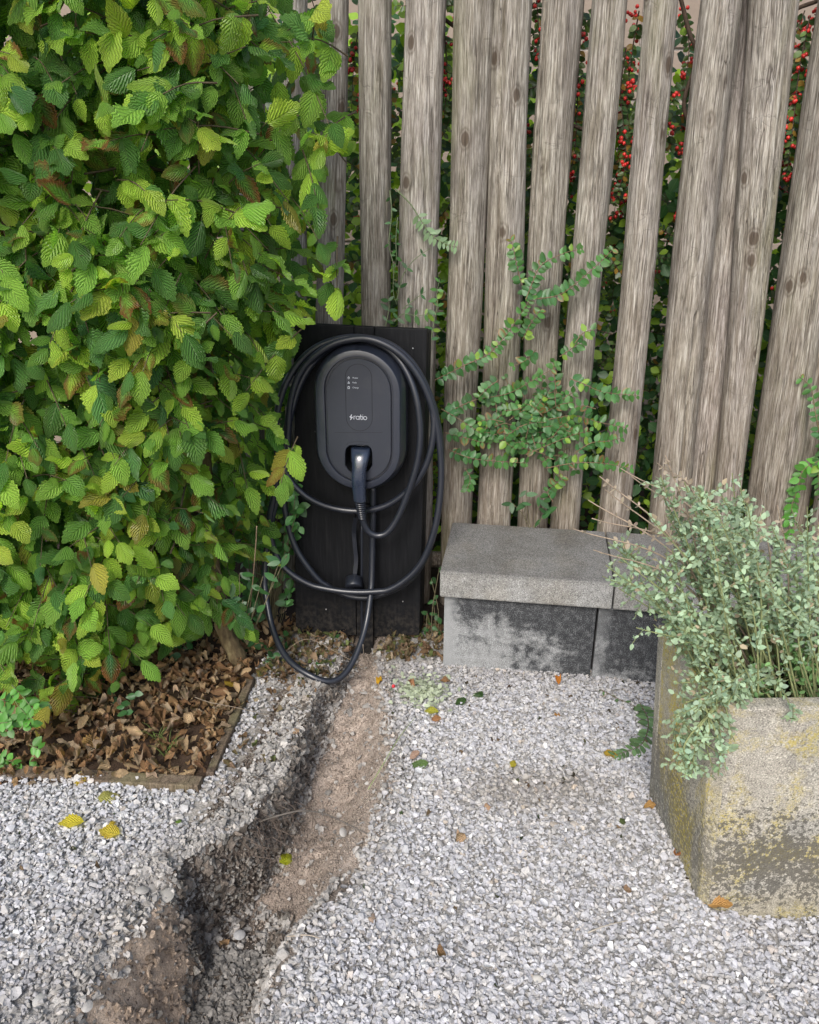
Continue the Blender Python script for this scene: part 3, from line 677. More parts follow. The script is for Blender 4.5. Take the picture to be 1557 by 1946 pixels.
CLD = [hull_shape(9, (1, .85, .75), 300 + k) for k in range(8)] + [shard_shape(60 + k) for k in range(5)]
vic = np.where(stone & (cl_r.random(ncl) < .45), cl_r.integers(8, 13, ncl), cl_r.integers(0, 8, ncl))
o = merge('bank_clods', CLD, vic, rand_rot(ncl, cl_r), cp_ + upn * szc[:, None] * .45, szc, np.concatenate([cb, np.ones((ncl, 1))], 1), MAT['earth'], smooth=False); tag(o, 'crumbly dark clods and shell grit packed in the cut faces of the trench', kind='stuff')
# ---- soil crumbs
def acc_crumb(x, y, r):
    xl, tl, tr, xr = fx(rimL, y), fx(toeL, y), fx(toeR, y), fx(rimR, y)
    return ((x > xl - .12) & (x < xr + .02) & (y > 1.0) & (y < 2.25) & (r.random(len(x)) < np.where(y > 1.3, 1, .25)))
def tint_crumb(x, y, r):
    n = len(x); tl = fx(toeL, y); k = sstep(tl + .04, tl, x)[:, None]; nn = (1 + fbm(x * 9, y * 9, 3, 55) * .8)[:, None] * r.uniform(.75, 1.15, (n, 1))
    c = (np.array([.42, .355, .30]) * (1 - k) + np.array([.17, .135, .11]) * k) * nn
    return np.concatenate([np.clip(c, .02, .6), np.ones((n, 1))], 1)
CR = [hull_shape(7, (1, .9, .7), 100 + s) for s in range(8)]
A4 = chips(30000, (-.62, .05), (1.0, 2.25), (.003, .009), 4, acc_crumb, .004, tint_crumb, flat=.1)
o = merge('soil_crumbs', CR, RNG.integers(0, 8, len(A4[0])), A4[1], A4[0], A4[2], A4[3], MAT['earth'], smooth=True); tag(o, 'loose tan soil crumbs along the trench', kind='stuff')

# ================================================================== TIMBER EDGING
def gz(p, dz=0.): return np.array([p[0], p[1], p[2] + dz])
c0 = gnd(378, 1507); c1 = gnd(-420, 1452); d_ = (c1 - c0); back = np.array([0.004, .034, 0])
beam = hexa('timber_edging', [gz(c1, -.04), gz(c0, -.04), c0 + back + [0, 0, -.04], c1 + back + [0, 0, -.04], gz(c1, .012), gz(c0, .020), c0 + back + [0, 0, .024], c1 + back + [0, 0, .015]], MAT['edging'], bevel=.004, cuts=3, jit=.0008)
tag(beam, 'brown weathered timber edging board between leaf litter and gravel, running across the photo', 'edging board', 'timber edging of the planting bed')
e0 = gnd(392, 1478); e1 = gnd(472, 1296); sd = np.array([.022, -.004, 0])
hexa('timber_edging', [gz(e0, -.05), gz(e0, -.05) + sd, gz(e1, -.05) + sd, gz(e1, -.05), gz(e0, .018), gz(e0, .018) + sd, gz(e1, .022) + sd, gz(e1, .022)], MAT['edging'], bevel=.003, cuts=3, jit=.0008)
tag(bpy.data.objects['timber_edging.001'], 'narrow grey timber edging board running back from the corner towards the charger', 'edging board', 'timber edging of the planting bed')

# ================================================================== LEAF LITTER
def scatter_dead(name, n, accept, xr_, yr_, size, seed, lift, label, browns):
    r = np.random.default_rng(seed); x = r.uniform(*xr_, n); y = r.uniform(*yr_, n); k = accept(x, y, r); x, y = x[k], y[k]; n = len(x)
    s = r.uniform(*size, n); z = height(x, y) + r.random(n) * lift + .006
    a = r.uniform(0, 6.283, n); D = np.stack([np.cos(a), np.sin(a), r.normal(0, .28, n)], 1); Nn = np.stack([r.normal(0, .5, n), r.normal(-.15, .5, n), np.ones(n)], 1)
    c = np.array(browns)[r.integers(0, len(browns), n)] * r.uniform(.6, 1.25, (n, 1))
    t = np.concatenate([c, r.uniform(0, .5, (n, 1))], 1)
    sh = s[:, None] * np.stack([r.uniform(.6, 1.1, n), np.ones(n), np.ones(n)], 1)
    o = merge(name, DL, r.integers(0, len(DL), n), frames(D, Nn), np.stack([x, y, z], 1), sh, t, MAT['dead_leaf']); return tag(o, label, kind='stuff')
BR = [(.50, .31, .16), (.38, .22, .11), (.62, .44, .26), (.26, .15, .08), (.50, .38, .26)]
scatter_dead('leaf_litter', 3600, lambda x, y, r: in_bed(x, y) & (y < 2.35) & (r.random(len(x)) < .9), (-1.5, -.30), (1.50, 2.4), (.014, .054), 5, .022, 'drift of curled brown hornbeam leaves in the edged bed under the hedge', BR)
def acc_l2(x, y, r):
    xl = fx(rimL, y); xr = fx(rimR, y)
    a = (y > 1.98) & (x < xl + .02) & (x > xl - .26) & ~in_bed(x, y)
    b = (y > 2.10) & (x > xr - .0) & (x < .11)
    c_ = (y > 1.6) & (y < 2.0) & (x < xl) & (x > xl - .16) & (r.random(len(x)) < .10) & ~in_bed(x, y)
    return (a & (r.random(len(x)) < .85)) | b | c_
scatter_dead('leaf_litter', 3800, acc_l2, (-.75, .12), (1.5, 2.36), (.018, .040), 6, .012, 'small crumbled dry leaves around the foot of the black board', [(.40, .28, .18), (.30, .19, .11), (.46, .37, .24), (.24, .20, .10), (.18, .22, .08)])

def acc_scrap(x, y, r):
    d = .25 + .75 * sstep(1.4, 2.1, y) + .9 * np.exp(-(((x - .32) / .2) ** 2 + ((y - 1.55) / .12) ** 2))
    return acc_gravel(x, y, r) & (r.random(len(x)) < d)
scatter_dead('leaf_scraps', 520, acc_scrap, (-1.0, 1.0), (.85, 2.15), (.006, .020), 8, .006, 'small scraps of dry and green leaf scattered over the gravel', [(.24, .17, .11), (.15, .10, .07), (.32, .23, .15), (.10, .13, .06), (.08, .07, .05), (.07, .11, .05)])

# ================================================================== HORNBEAM HEDGE
edgeT = [(0, 535), (120, 552), (300, 566), (420, 545), (520, 552), (600, 530), (740, 490), (860, 508), (940, 485), (1020, 465), (1100, 448), (1180, 415), (1260, 350), (1330, 320)]
EY = 1.95
ep = np.array([aty(px, py, EY) for py, px in edgeT]); eo = np.argsort(ep[:, 2])
def xmax(z): return np.interp(z, ep[eo, 2], ep[eo, 0])
botT = [(-300, 1330), (0, 1290), (90, 1330), (200, 1340), (280, 1300), (340, 1250), (430, 1180), (520, 1120)]
bp = np.array([aty(px, py, 1.85) for px, py in botT])
def zmin(x): return np.interp(x, bp[:, 0], bp[:, 2])
def hedge_surf(x, z):
    xm = xmax(z); t = np.clip((x - (xm - .30)) / .30, 0, 1)
    return 1.80 + .38 * t ** 2.4 + fbm(x * 4.2, z * 4.2, 3, 77) * .20 + .06 * np.clip((.5 - z) * 1.5, 0, 1)
hr = np.random.default_rng(11)
hP, hD, hN, hS, hT, twigs = [], [], [], [], [], []
ns = 0
EXTRA = [(628, 235), (612, 250), (600, 165), (640, 500), (625, 520), (596, 345), (585, 410), (542, 880), (450, 1165), (440, 1150), (590, 60), (600, 20), (500, 560), (480, 640), (500, 690)]
while ns < 900:
    x = hr.uniform(-1.42, -.20); z = hr.uniform(.05, 1.98)
    if (x > xmax(z) - .02 or z < zmin(x) + .05) and ns >= len(EXTRA): continue
    depth = hr.choice([.0, .05, .12, .20], p=[.46, .28, .16, .10])
    y = hedge_surf(x, z) + depth
    if ns < len(EXTRA): x, y, z = aty(*EXTRA[ns], 1.98); depth = 0
    ns += 1
    e = .04; dyx = (hedge_surf(x + e, z) - hedge_surf(x - e, z)) / (2 * e)
    outw = np.array([min(dyx, 1.8) * .8 + .0, -1, .05]); outw /= np.linalg.norm(outw)
    sd_ = outw * .55 + np.array([hr.normal(0, .55), 0, hr.normal(.0, .55)]); sd_ /= np.linalg.norm(sd_)
    L = hr.uniform(.10, .22); st = np.array([x, y, z]) - sd_ * L * .7
    end = st + sd_ * L + np.array([0, 0, -.03])
    path = catmull([st, (st + end) / 2 + [0, 0, .012], end], 3)
    twigs.append(tube_arr(path, np.linspace(.0022, .0010, len(path)), 4, False))
    m_ = hr.integers(4, 8); side = np.cross(sd_, outw + np.array([0, 0, .3])); side /= np.linalg.norm(side)
    zone = fbm(x * 3 + 5, z * 3, 2, 99)
    bright = hr.random() < .36 + zone * .9
    for k in range(m_):
        f = (k + .7) / m_; p = path[min(int(f * (len(path) - 1) + .5), len(path) - 1)]
        s_ = (-1) ** k
        d = sd_ * .45 + side * s_ * .75 + np.array([0, 0, -.62 + hr.normal(0, .28)]) + outw * .30 + hr.normal(0, .18, 3)
        if k == m_ - 1: d = sd_ * .9 + np.array([0, 0, -.45]) + outw * .2
        nn = outw * .75 + np.array([0, 0, .55]) + hr.normal(0, .30, 3)
        hP.append(p + hr.normal(0, .006, 3)); hD.append(d); hN.append(nn); hS.append(hr.choice([hr.uniform(.040, .06), hr.uniform(.06, .095)], p=[.35, .65]) * (1 - .15 * (k == 0)))
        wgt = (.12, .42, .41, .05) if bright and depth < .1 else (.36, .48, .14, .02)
        tn = pick_green(1, w=wgt, autumn=.10, rng=hr)[0]
        if hr.random() < .14: tn[:3] = tn[:3] * np.array([.8, .92, 1.35])
        hT.append(tn)
# inner fill; shade inside the hedge is put into its darker greens
n2 = 2900; cnt = 0
while cnt < n2:
    x = hr.uniform(-1.45, -.18); z = hr.uniform(.0, 2.0)
    if x > xmax(z) or z < zmin(x) + .02: continue
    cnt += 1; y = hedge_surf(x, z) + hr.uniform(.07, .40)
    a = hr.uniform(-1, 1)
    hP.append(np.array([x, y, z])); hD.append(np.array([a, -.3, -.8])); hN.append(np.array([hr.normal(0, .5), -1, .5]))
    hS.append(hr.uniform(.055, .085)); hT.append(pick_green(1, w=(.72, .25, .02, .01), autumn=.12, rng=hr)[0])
hedge = empty('hornbeam_hedge', (-.8, 2.1, 0), label='dense hornbeam hedge of ribbed serrated green leaves left of the charger', cat='hedge')
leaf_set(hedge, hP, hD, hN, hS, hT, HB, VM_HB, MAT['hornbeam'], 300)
tubes('twig', twigs, MAT['twig'], hedge, (.10, .075, .045, 1))['kind'] = 'stuff'
def stem(name, pts, r0, r1, mat, parent, seg=12):
    p = catmull(pts, 8); r = np.linspace(r0, r1, len(p)) * (1 + .07 * np.sin(np.arange(len(p)) * 1.7))
    v, t = tube_arr(p, r, seg); return new_obj(name, mesh_np(name, v, t, mat), parent)
s0 = gnd(445, 1262)
stem('trunk', [s0 + [.035, 0, -.05], s0 + [.012, 0, .03], s0 + [-.022, .0, .14], s0 + [-.032, 0, .3], s0 + [-.03, .03, .7], s0 + [.02, .05, 1.3], s0 + [.0, .05, 1.9]], .030, .014, MAT['bark'], hedge)
for bx_, by_ in ((-.78, 2.14), (-1.15, 2.10), (-.95, 2.2)):
    stem('trunk', [(bx_, by_, -.05), (bx_ + .03, by_, .4), (bx_ - .02, by_ + .02, .9), (bx_ + .02, by_, 1.4), (bx_, by_, 1.95)], .026, .012, MAT['bark'], hedge)
br = []
for k in range(46):
    x = hr.uniform(-1.35, -.4); z = hr.uniform(.25, 1.8)
    if x > xmax(z) - .05: continue
    a = np.array([x, 2.12, z]); b = np.array([x + hr.uniform(-.25, .2), 1.88, z + hr.uniform(-.02, .2)])
    br.append(tube_arr(catmull([a, (a + b) / 2 + [0, 0, .03], b], 4), np.linspace(.006, .0025, 9), 5, False))
tubes('branch', br, MAT['twig'], hedge, (.09, .07, .045, 1))['kind'] = 'stuff'

# ================================================================== POLE FENCE
fence = empty('pole_fence', F(1000, 1000, -.29) * [1, 1, 0], label='palisade fence of upright weathered round wooden poles with narrow gaps', cat='fence')
POLES = [  # left/right edge at a first and a second pixel row, offset behind the board
    ((540, 590, 0), (538, 582, 600), -.30), ((455, 505, 0), (460, 505, 600), -.30),
    ((606, 662, 0), (598, 652, 600), -.29), ((684, 750, 0), (684, 741, 600), -.29), ((769, 850, 0), (758, 836, 540), -.29),
    ((858, 938, 0), (843, 905, 900), -.28), ((937, 1017, 0), (904, 972, 960), -.29), ((1030, 1110, 0), (984, 1044, 920), -.31),
    ((1120, 1190, 0), (1062, 1122, 800), -.29), ((1228, 1292, 0), (1144, 1203, 900), -.29), ((1334, 1411, 0), (1237, 1314, 900), -.28),
    ((1398, 1462, 0), (1302, 1376, 880), -.37), ((1425, 1520, 0), (1360, 1412, 900), -.29), ((1562, 1650, 0), (1421, 1510, 940), -.28),
    ((1606, 1700, 0), (1488, 1552, 880), -.36), ((1690, 1770, 0), (1552, 1630, 940), -.29), ((1790, 1870, 0), (1650, 1730, 940), -.29), ((1900, 1980, 0), (1755, 1835, 940), -.28), ((2010, 2090, 0), (1862, 1942, 940), -.29)]
for k, (a, b, wv) in enumerate(POLES):
    A = F((a[0] + a[1]) / 2, a[2], wv); Bq = F((b[0] + b[1]) / 2, b[2], wv)
    _, _, da = proj(A); _, _, db = proj(Bq)
    ra = (a[1] - a[0]) / 2 / FPX * da; rb = (b[1] - b[0]) / 2 / FPX * db
    ax = (A - Bq) / (A[2] - Bq[2]); base = Bq + ax * (-.12 - Bq[2]); Ltop = 2.25
    n = 96; seg = 60; zs = np.linspace(-.12, Ltop, n); ang = np.arange(seg) / seg * 2 * np.pi
    Zg, Ag = np.meshgrid(zs, ang, indexing='ij')
    rr_ = np.interp(Zg, [Bq[2], A[2]], [rb, ra]); rr_ = np.where(Zg > A[2], ra, rr_)
    cx = np.cos(Ag) * 1.3; cy = np.sin(Ag) * 1.3
    nse = fbm(cx + k * 7.1, Zg * 2.2 + cy * .9, 3, 200 + k) * .17 + fbm(cx * 4 + k, Zg * 5 + cy * 4, 3, 300 + k) * .10 + fbm(Ag * 9, Zg * 3, 2, 400 + k) * .028
    # hewn flats
    fl = 0
    for j in range(4):
        fa = hash_a = (k * 2.3 + j * 1.7) % 6.28; fl = fl + .05 * np.clip(np.cos(Ag - fa) - .82, 0, 1) * 3
    rad_ = rr_ * (.97 + nse - fl)
    if k in (6, 10, 12, 7):       # poles split by a long drying crack
        ca = {6: -2.05, 10: -1.45, 12: -1.0, 7: -2.6}[k]; wob = ca + .12 * np.sin(Zg * 3) + fbm(Zg * 6, Zg * 0, 2, k) * .3
        lim = {6: (-1, 3), 10: (.1, 1.05), 12: (.9, 3), 7: (.9, 3)}[k]; dd = np.abs(Ag - 2 * np.pi * (Ag > np.pi) - wob)
        rad_ = rad_ - rr_ * .42 * np.exp(-(dd / .075) ** 2) * ((Zg > lim[0]) & (Zg < lim[1]))
    ox = Zg * 0; oy = Zg * 0
    wobx = .006 * np.sin(Zg * 2.6 + k * 2); Vv = np.stack([ox + wobx + rad_ * np.cos(Ag), oy + rad_ * np.sin(Ag), Zg], -1).reshape(-1, 3)
    ii = np.arange(n * seg).reshape(n, seg); r1 = np.roll(ii, -1, axis=1)
    q = np.stack([ii[:-1], r1[:-1], r1[1:], ii[1:]], -1).reshape(-1, 4); Tt = np.concatenate([q[:, [0, 1, 2]], q[:, [0, 2, 3]]])
    cc = len(Vv); Vv = np.vstack([Vv, [ox[-1, 0], oy[-1, 0], Ltop + .004]]); Tt = np.vstack([Tt, np.stack([np.full(seg, cc), ii[-1], r1[-1]], 1)])
    po = bpy.data.objects.new('pole', mesh_np('pole', Vv, Tt, MAT['pole'])); COL.objects.link(po)
    po.parent = fence; po.location = Vector((base[0] + ax[0] * .12, base[1] + ax[1] * .12, 0)) - fence.location; po.rotation_euler = Vector(ax).to_track_quat('Z', 'Y').to_euler()
    po.rotation_euler = (math.atan2(-ax[1], 1), math.atan2(ax[0], 1), 0)
ra_, rb_ = F(400, 0, -.37) , F(1800, 0, -.37)
for zz in (.12, 2.05):
    p_a = np.array([ra_[0], ra_[1], zz]); p_b = np.array([rb_[0], rb_[1], zz])
    v_, t_ = tube_arr(np.linspace(p_a, p_b, 20), .03, 12); new_obj('rail', mesh_np('rail', v_, t_, MAT['pole']), fence)

# ================================================================== BLACK BACKING BOARD
board = empty('backing_board', BO, label='black stained plank board standing in front of the poles and carrying the charger', cat='board')
def quadbox(name, px4, w0, w1, mat, parent, bevel=.002):
    # px4: bottom-left, bottom-right, top-right, top-left in the photograph, on the front plane w1
    f4 = [B(*p, w1) for p in px4]; b4 = [p - N * (w1 - w0) for p in f4]
    return hexa(name, [f4[0], f4[1], b4[1], b4[0], f4[3], f4[2], b4[2], b4[3]], mat, parent, bevel)
quadbox('plank', [(562, 1203), (677, 1208), (672, 620), (558, 614)], -.028, 0, MAT['plank'], board)
quadbox('plank', [(708, 1210), (797, 1207), (812, 626), (712, 622)], -.028, 0, MAT['plank'], board)
quadbox('plank', [(678, 1209), (707, 1209), (711, 622), (673, 620)], -.034, -.006, MAT['plank'], board)
quadbox('batten', [(784, 1200), (800, 1200), (815, 632), (798, 630)], -.10, -.030, MAT['plank'], board)
quadbox('batten', [(564, 1196), (600, 1196), (600, 632), (562, 630)], -.10, -.030, MAT['plank'], board)
post = quadbox('support_post', [(690, 1330), (709, 1330), (709, 960), (690, 960)], -.004, .016, MAT['plank'], board)
sc_px = [(620, 1158), (766, 1143), (598, 660), (785, 662), (600, 820)]
for px, py in sc_px:
    c = B(px, py, .0005); v_, t_ = tube_arr([c, c + N * .0015], .0022, 8); new_obj('screw', mesh_np('screw', v_, t_, MAT['screw']), board)

# ================================================================== CHARGER
cpos = B(681, 800, 0)
charger = empty('wall_charger', cpos, label='black stadium shaped electric car charger with white lettering on its front', cat='car charger')
def stadium(x0, x1, y0, y1, wv, n=72):
    a = Buv(x0, (y0 + y1) / 2, wv); b = Buv(x1, (y0 + y1) / 2, wv); t = Buv((x0 + x1) / 2, y0, wv); bt = Buv((x0 + x1) / 2, y1, wv)
    return (a[0] + b[0]) / 2, (t[1] + bt[1]) / 2, (b[0] - a[0]) / 2, (t[1] - bt[1]) / 2
def st_pts(cx, cy, hw, hh, inset, n=72, corner=1.0):
    hw -= inset; hh -= inset; r = min(hw, hh) * corner; pts = []
    k = n // 4
    for q, (sx, sy) in enumerate(((1, 1), (-1, 1), (-1, -1), (1, -1))):
        for i in range(k):
            a = q * math.pi / 2 + i / (k - 1) * math.pi / 2
            pts.append((cx + sx * (hw - r) + r * math.cos(a), cy + sy * (hh - r) + r * math.sin(a)))
    return np.array(pts)
def ringmesh(name, rings, mat, parent, fill=False, smooth=True):
    """rings: list of (pts(n,2), w)"""
    n = len(rings[0][0]); Vv = np.concatenate([np.array([Bp(p[0], p[1], wv) for p in r]) for r, wv in rings]); T = []
    for i in range(len(rings) - 1):
        for j in range(n):
            a, b = i * n + j, i * n + (j + 1) % n; T += [(a, b, b + n), (a, b + n, a + n)]
    if fill:
        c = rings[-1][0].mean(0); Vv = np.vstack([Vv, Bp(c[0], c[1], rings[-1][1])]); k = len(Vv) - 1; o = (len(rings) - 1) * n
        T += [(o + j, o + (j + 1) % n, k) for j in range(n)]
    me = mesh_np(name, Vv, np.array(T), mat, smooth=smooth)
    o = new_obj(name, me, parent)
    if smooth:
        try: me.set_sharp_from_angle(angle=rad(32))
        except Exception: pass
    return o
W1 = .090
cx, cy, hw, hh = stadium(599.5, 762, 664, 931, W1)
S_ = lambda ins: st_pts(cx, cy, hw, hh, ins)
icx, icy, ihw, ihh = stadium(622, 743, 682, 913, W1)
I_ = lambda ins: st_pts(icx, icy, ihw, ihh, ins)
ringmesh('housing', [(S_(.006), .001), (S_(-.009), .006), (S_(-.0105), .030), (S_(-.010), W1 - .034), (S_(-.008), W1 - .028), (S_(.001), W1 - .005), (S_(.0035), W1 - .001), (S_(.006), W1), (I_(-.0075), W1), (I_(-.0065), W1 - .001), (I_(-.0055), W1 - .011), (I_(.002), W1 - .011)], MAT['shell_black'], charger)
# front plate with the holster opening: both outlines sampled by angle from the opening's centre
hcx, hcy = Buv(681.5, 873, W1)
hole = []
hp = [Buv(x, y, W1) for x, y in ((655, 862), (657, 852), (664, 846), (681, 845), (699, 846), (706, 852), (708, 862), (708, 885), (702, 894), (692, 902), (670, 902), (661, 894), (655, 885))]
hp = np.array(hp)
def by_angle(poly, c, n=96):
    P_ = poly - c; out = []
    for i in range(n):
        a = i / n * 2 * math.pi; d = np.array([math.cos(a), math.sin(a)]); best = 0
        for j in range(len(P_)):
            p, q_ = P_[j], P_[(j + 1) % len(P_)]; e = q_ - p; den = d[0] * e[1] - d[1] * e[0]
            if abs(den) < 1e-12: continue
            t = (p[0] * e[1] - p[1] * e[0]) / den; s = (p[0] * d[1] - p[1] * d[0]) / den
            if t > 0 and -1e-6 <= s <= 1 + 1e-6: best = max(best, t)
        out.append(c + d * best)
    return np.array(out)
hc = np.array([hcx, hcy]); PW = W1 - .0015
po_ = by_angle(I_(0.0), hc); po2 = by_angle(I_(.0012), hc); hi0 = by_angle(hp, hc); hi1 = hc + (hi0 - hc) * .96; hi2 = hc + (hi0 - hc) * .86
ringmesh('front_plate', [(po_, PW - .009), (po_, PW - .001), (po2, PW), (hi0, PW), (hi1, PW - .002)], MAT['plate_black'], charger)
ringmesh('holster', [(hi1, PW - .002), (hi1, PW - .03), (hi2, PW - .05)], MAT['seam'], charger, fill=True)
dcx, dcy, dhw, dhh = stadium(657, 707, 692, 819, W1)
dp = lambda i: st_pts(dcx, dcy, dhw, dhh, i)
ringmesh('display_window', [(dp(-.0006), PW + .0002), (dp(.0), PW + .0005), (dp(.0006), PW + .0002)], MAT['seam'], charger)
def ribbon(pts, wd, wv, seg=6):
    """flat round-capped stroke in board uv"""
    L_ = []; pts = [np.asarray(p, float) for p in pts]
    for a, b in zip(pts[:-1], pts[1:]):
        d = b - a; ln = np.linalg.norm(d); d = d / max(ln, 1e-9); nrm = np.array([-d[1], d[0]])
        poly = [a + wd / 2 * (math.cos(t) * -d + math.sin(t) * -nrm) for t in np.linspace(math.pi / 2, -math.pi / 2, seg)] + [b + wd / 2 * (math.cos(t) * d + math.sin(t) * nrm) for t in np.linspace(math.pi / 2, -math.pi / 2, seg)]
        vv = np.array([Bp(p[0], p[1], wv) for p in poly]); k = len(vv)
        L_.append((vv, np.array([(0, i, i + 1) for i in range(1, k - 1)])))
    return L_
def seam(px0, px1, wd=.0007):
    return ribbon([Buv(*px0, W1), Buv(*px1, W1)], wd, PW + .0004)
sm_ = join_arr(seam((636, 822), (727, 822)) + seam((658, 846), (662, 841)) + seam((662, 841), (681, 839)) + seam((681, 839), (700, 841)))
new_obj('seam_line', mesh_np('seam_line', sm_[0], sm_[1], MAT['seam'], smooth=False), charger)
TW = PW + .0009
c_l = Buv(683, 793, W1); PXM = np.linalg.norm(Buv(683, 793, W1) - Buv(684, 793, W1))
def glyphs(strokes, org, sc, wd): # strokes in unit x-height space
    L_ = []
    for s in strokes: L_ += ribbon([np.array(org) + np.array(p) * sc for p in s], wd, TW)
    return L_
def circ(cx_, cy_, r, n=14, a0=0, a1=360): return [(cx_ + r * math.cos(rad(a0 + (a1 - a0) * i / n)), cy_ + r * math.sin(rad(a0 + (a1 - a0) * i / n))) for i in range(n + 1)]
org = Buv(672.8, 796.8, W1); xh = 6.2 * PXM
word = [[(0, 0), (0, 1)], circ(.42, .58, .42, 6, 180, 75),                      # r
        circ(1.15, .5, .5), [(1.65, 0), (1.65, 1)],                              # a
        [(2.1, 1.45), (2.1, .25), (2.2, .03), (2.4, 0)], [(1.9, .97), (2.42, .97)], # t
        [(2.72, 0), (2.72, 1)], [(2.72, 1.42), (2.72, 1.43)],                     # i
        circ(3.45, .5, .5)]                                                       # o
lg = glyphs(word, org, xh, 1.15 * PXM)
bo = Buv(667.6, 793, W1)
lg += ribbon([bo + np.array([.7, 4.6]) * PXM * [1, 1], bo + np.array([-1.8, -.2]) * PXM, bo + np.array([1.8, .6]) * PXM, bo + np.array([-1.2, -4.4]) * PXM], 1.6 * PXM, TW)
lg += ribbon([bo + np.array([-2.6, .9]) * PXM, bo + np.array([2.6, -.4]) * PXM], 1.3 * PXM, TW)
v_, t_ = join_arr(lg); new_obj('logo_lettering', mesh_np('logo_lettering', v_, t_, MAT['print'], smooth=False), charger)
ic = []
for kk, (iy, kind) in enumerate(((718, 'p'), (727, 't'), (736.5, 'c'))):
    c = Buv(662.8, iy, W1); s = 1.75 * PXM
    if kind == 'p': ic += ribbon([c + np.array(p) * s for p in circ(0, -.1, 1, 10)], .9 * PXM * .8, TW) + ribbon([c + [0, .3 * s], c + [0, 1.3 * s]], .8 * PXM, TW)
    if kind == 't': ic += ribbon([c + np.array(p) * s for p in ((-1, -.8), (1, -.8), (0, 1.1), (-1, -.8))], .8 * PXM, TW)
    if kind == 'c': ic += ribbon([c + np.array(p) * s for p in ((-.9, -1.1), (.9, -1.1), (.9, .9), (-.9, .9), (-.9, -1.1))], .8 * PXM, TW) + ribbon([c + [-.3 * s, 1.2 * s], c + [.3 * s, 1.2 * s]], .8 * PXM, TW)
v_, t_ = join_arr(ic); new_obj('status_symbols', mesh_np('status_symbols', v_, t_, MAT['print'], smooth=False), charger)
ROT = Matrix([[U[0], V[0], N[0]], [U[1], V[1], N[1]], [U[2], V[2], N[2]]])
dg = None
for txt, iy in (('Power', 718), ('Fault', 727), ('Charge', 736.5)):
    cu = bpy.data.curves.new('status_word', 'FONT'); cu.body = txt; cu.size = 4.0 * PXM; cu.align_y = 'CENTER'
    cu.materials.append(MAT['print']); tmp = bpy.data.objects.new('tmp', cu); COL.objects.link(tmp); tm = bpy.data.meshes.new_from_object(tmp.evaluated_get(bpy.context.evaluated_depsgraph_get())); bpy.data.objects.remove(tmp); tm.name = 'status_word'
    o = bpy.data.objects.new('status_word', tm); COL.objects.link(o); o.parent = charger
    c = Buv(670, iy, W1); o.matrix_local = Matrix.Translation(Vector(Bp(c[0], c[1], TW)) - charger.location) @ ROT.to_4x4()

# ================================================================== CHARGING CABLE
cable = empty('charging_cable', B(684, 870, .08), label='long black charging cable looped in coils round the charger, its connector in the holster', cat='charging cable')
def loft(name, secs, mat, parent, seg=20, pw=2.6):
    """secs: (px, py, w, half width, half depth)"""
    Vv = []; n = len(secs)
    for px, py, wv, hw_, hd in secs:
        u, v = Buv(px, py, wv)
        for j in range(seg):
            a = j / seg * 2 * math.pi; c, s = math.cos(a), math.sin(a)
            Vv.append(Bp(u + hw_ * math.copysign(abs(c) ** (2 / pw), c), v, wv + hd * math.copysign(abs(s) ** (2 / pw), s)))
    Vv = np.array(Vv); T = []
    for i in range(n - 1):
        for j in range(seg):
            a, b = i * seg + j, i * seg + (j + 1) % seg; T += [(a, b, b + seg), (a, b + seg, a + seg)]
    Vv = np.vstack([Vv, Vv[:seg].mean(0), Vv[-seg:].mean(0)]); k = n * seg
    T += [(k, (j + 1) % seg, j) for j in range(seg)] + [(k + 1, (n - 1) * seg + j, (n - 1) * seg + (j + 1) % seg) for j in range(seg)]
    return new_obj(name, mesh_np(name, Vv, np.array(T), mat), parent)
sec0 = [(686, 849, .070, .024, .016), (686, 851, .078, .0275, .022), (686, 860, .089, .0275, .027), (685, 872, .100, .0255, .025), (684, 884, .108, .0220, .021), (682.5, 897, .112, .0205, .019), (682, 912, .113, .0208, .018),
        (682.5, 927, .110, .0200, .0165), (683.5, 940, .107, .0190, .0160), (684.5, 951, .104, .0185, .016), (684.5, 953, .104, .016, .014)]
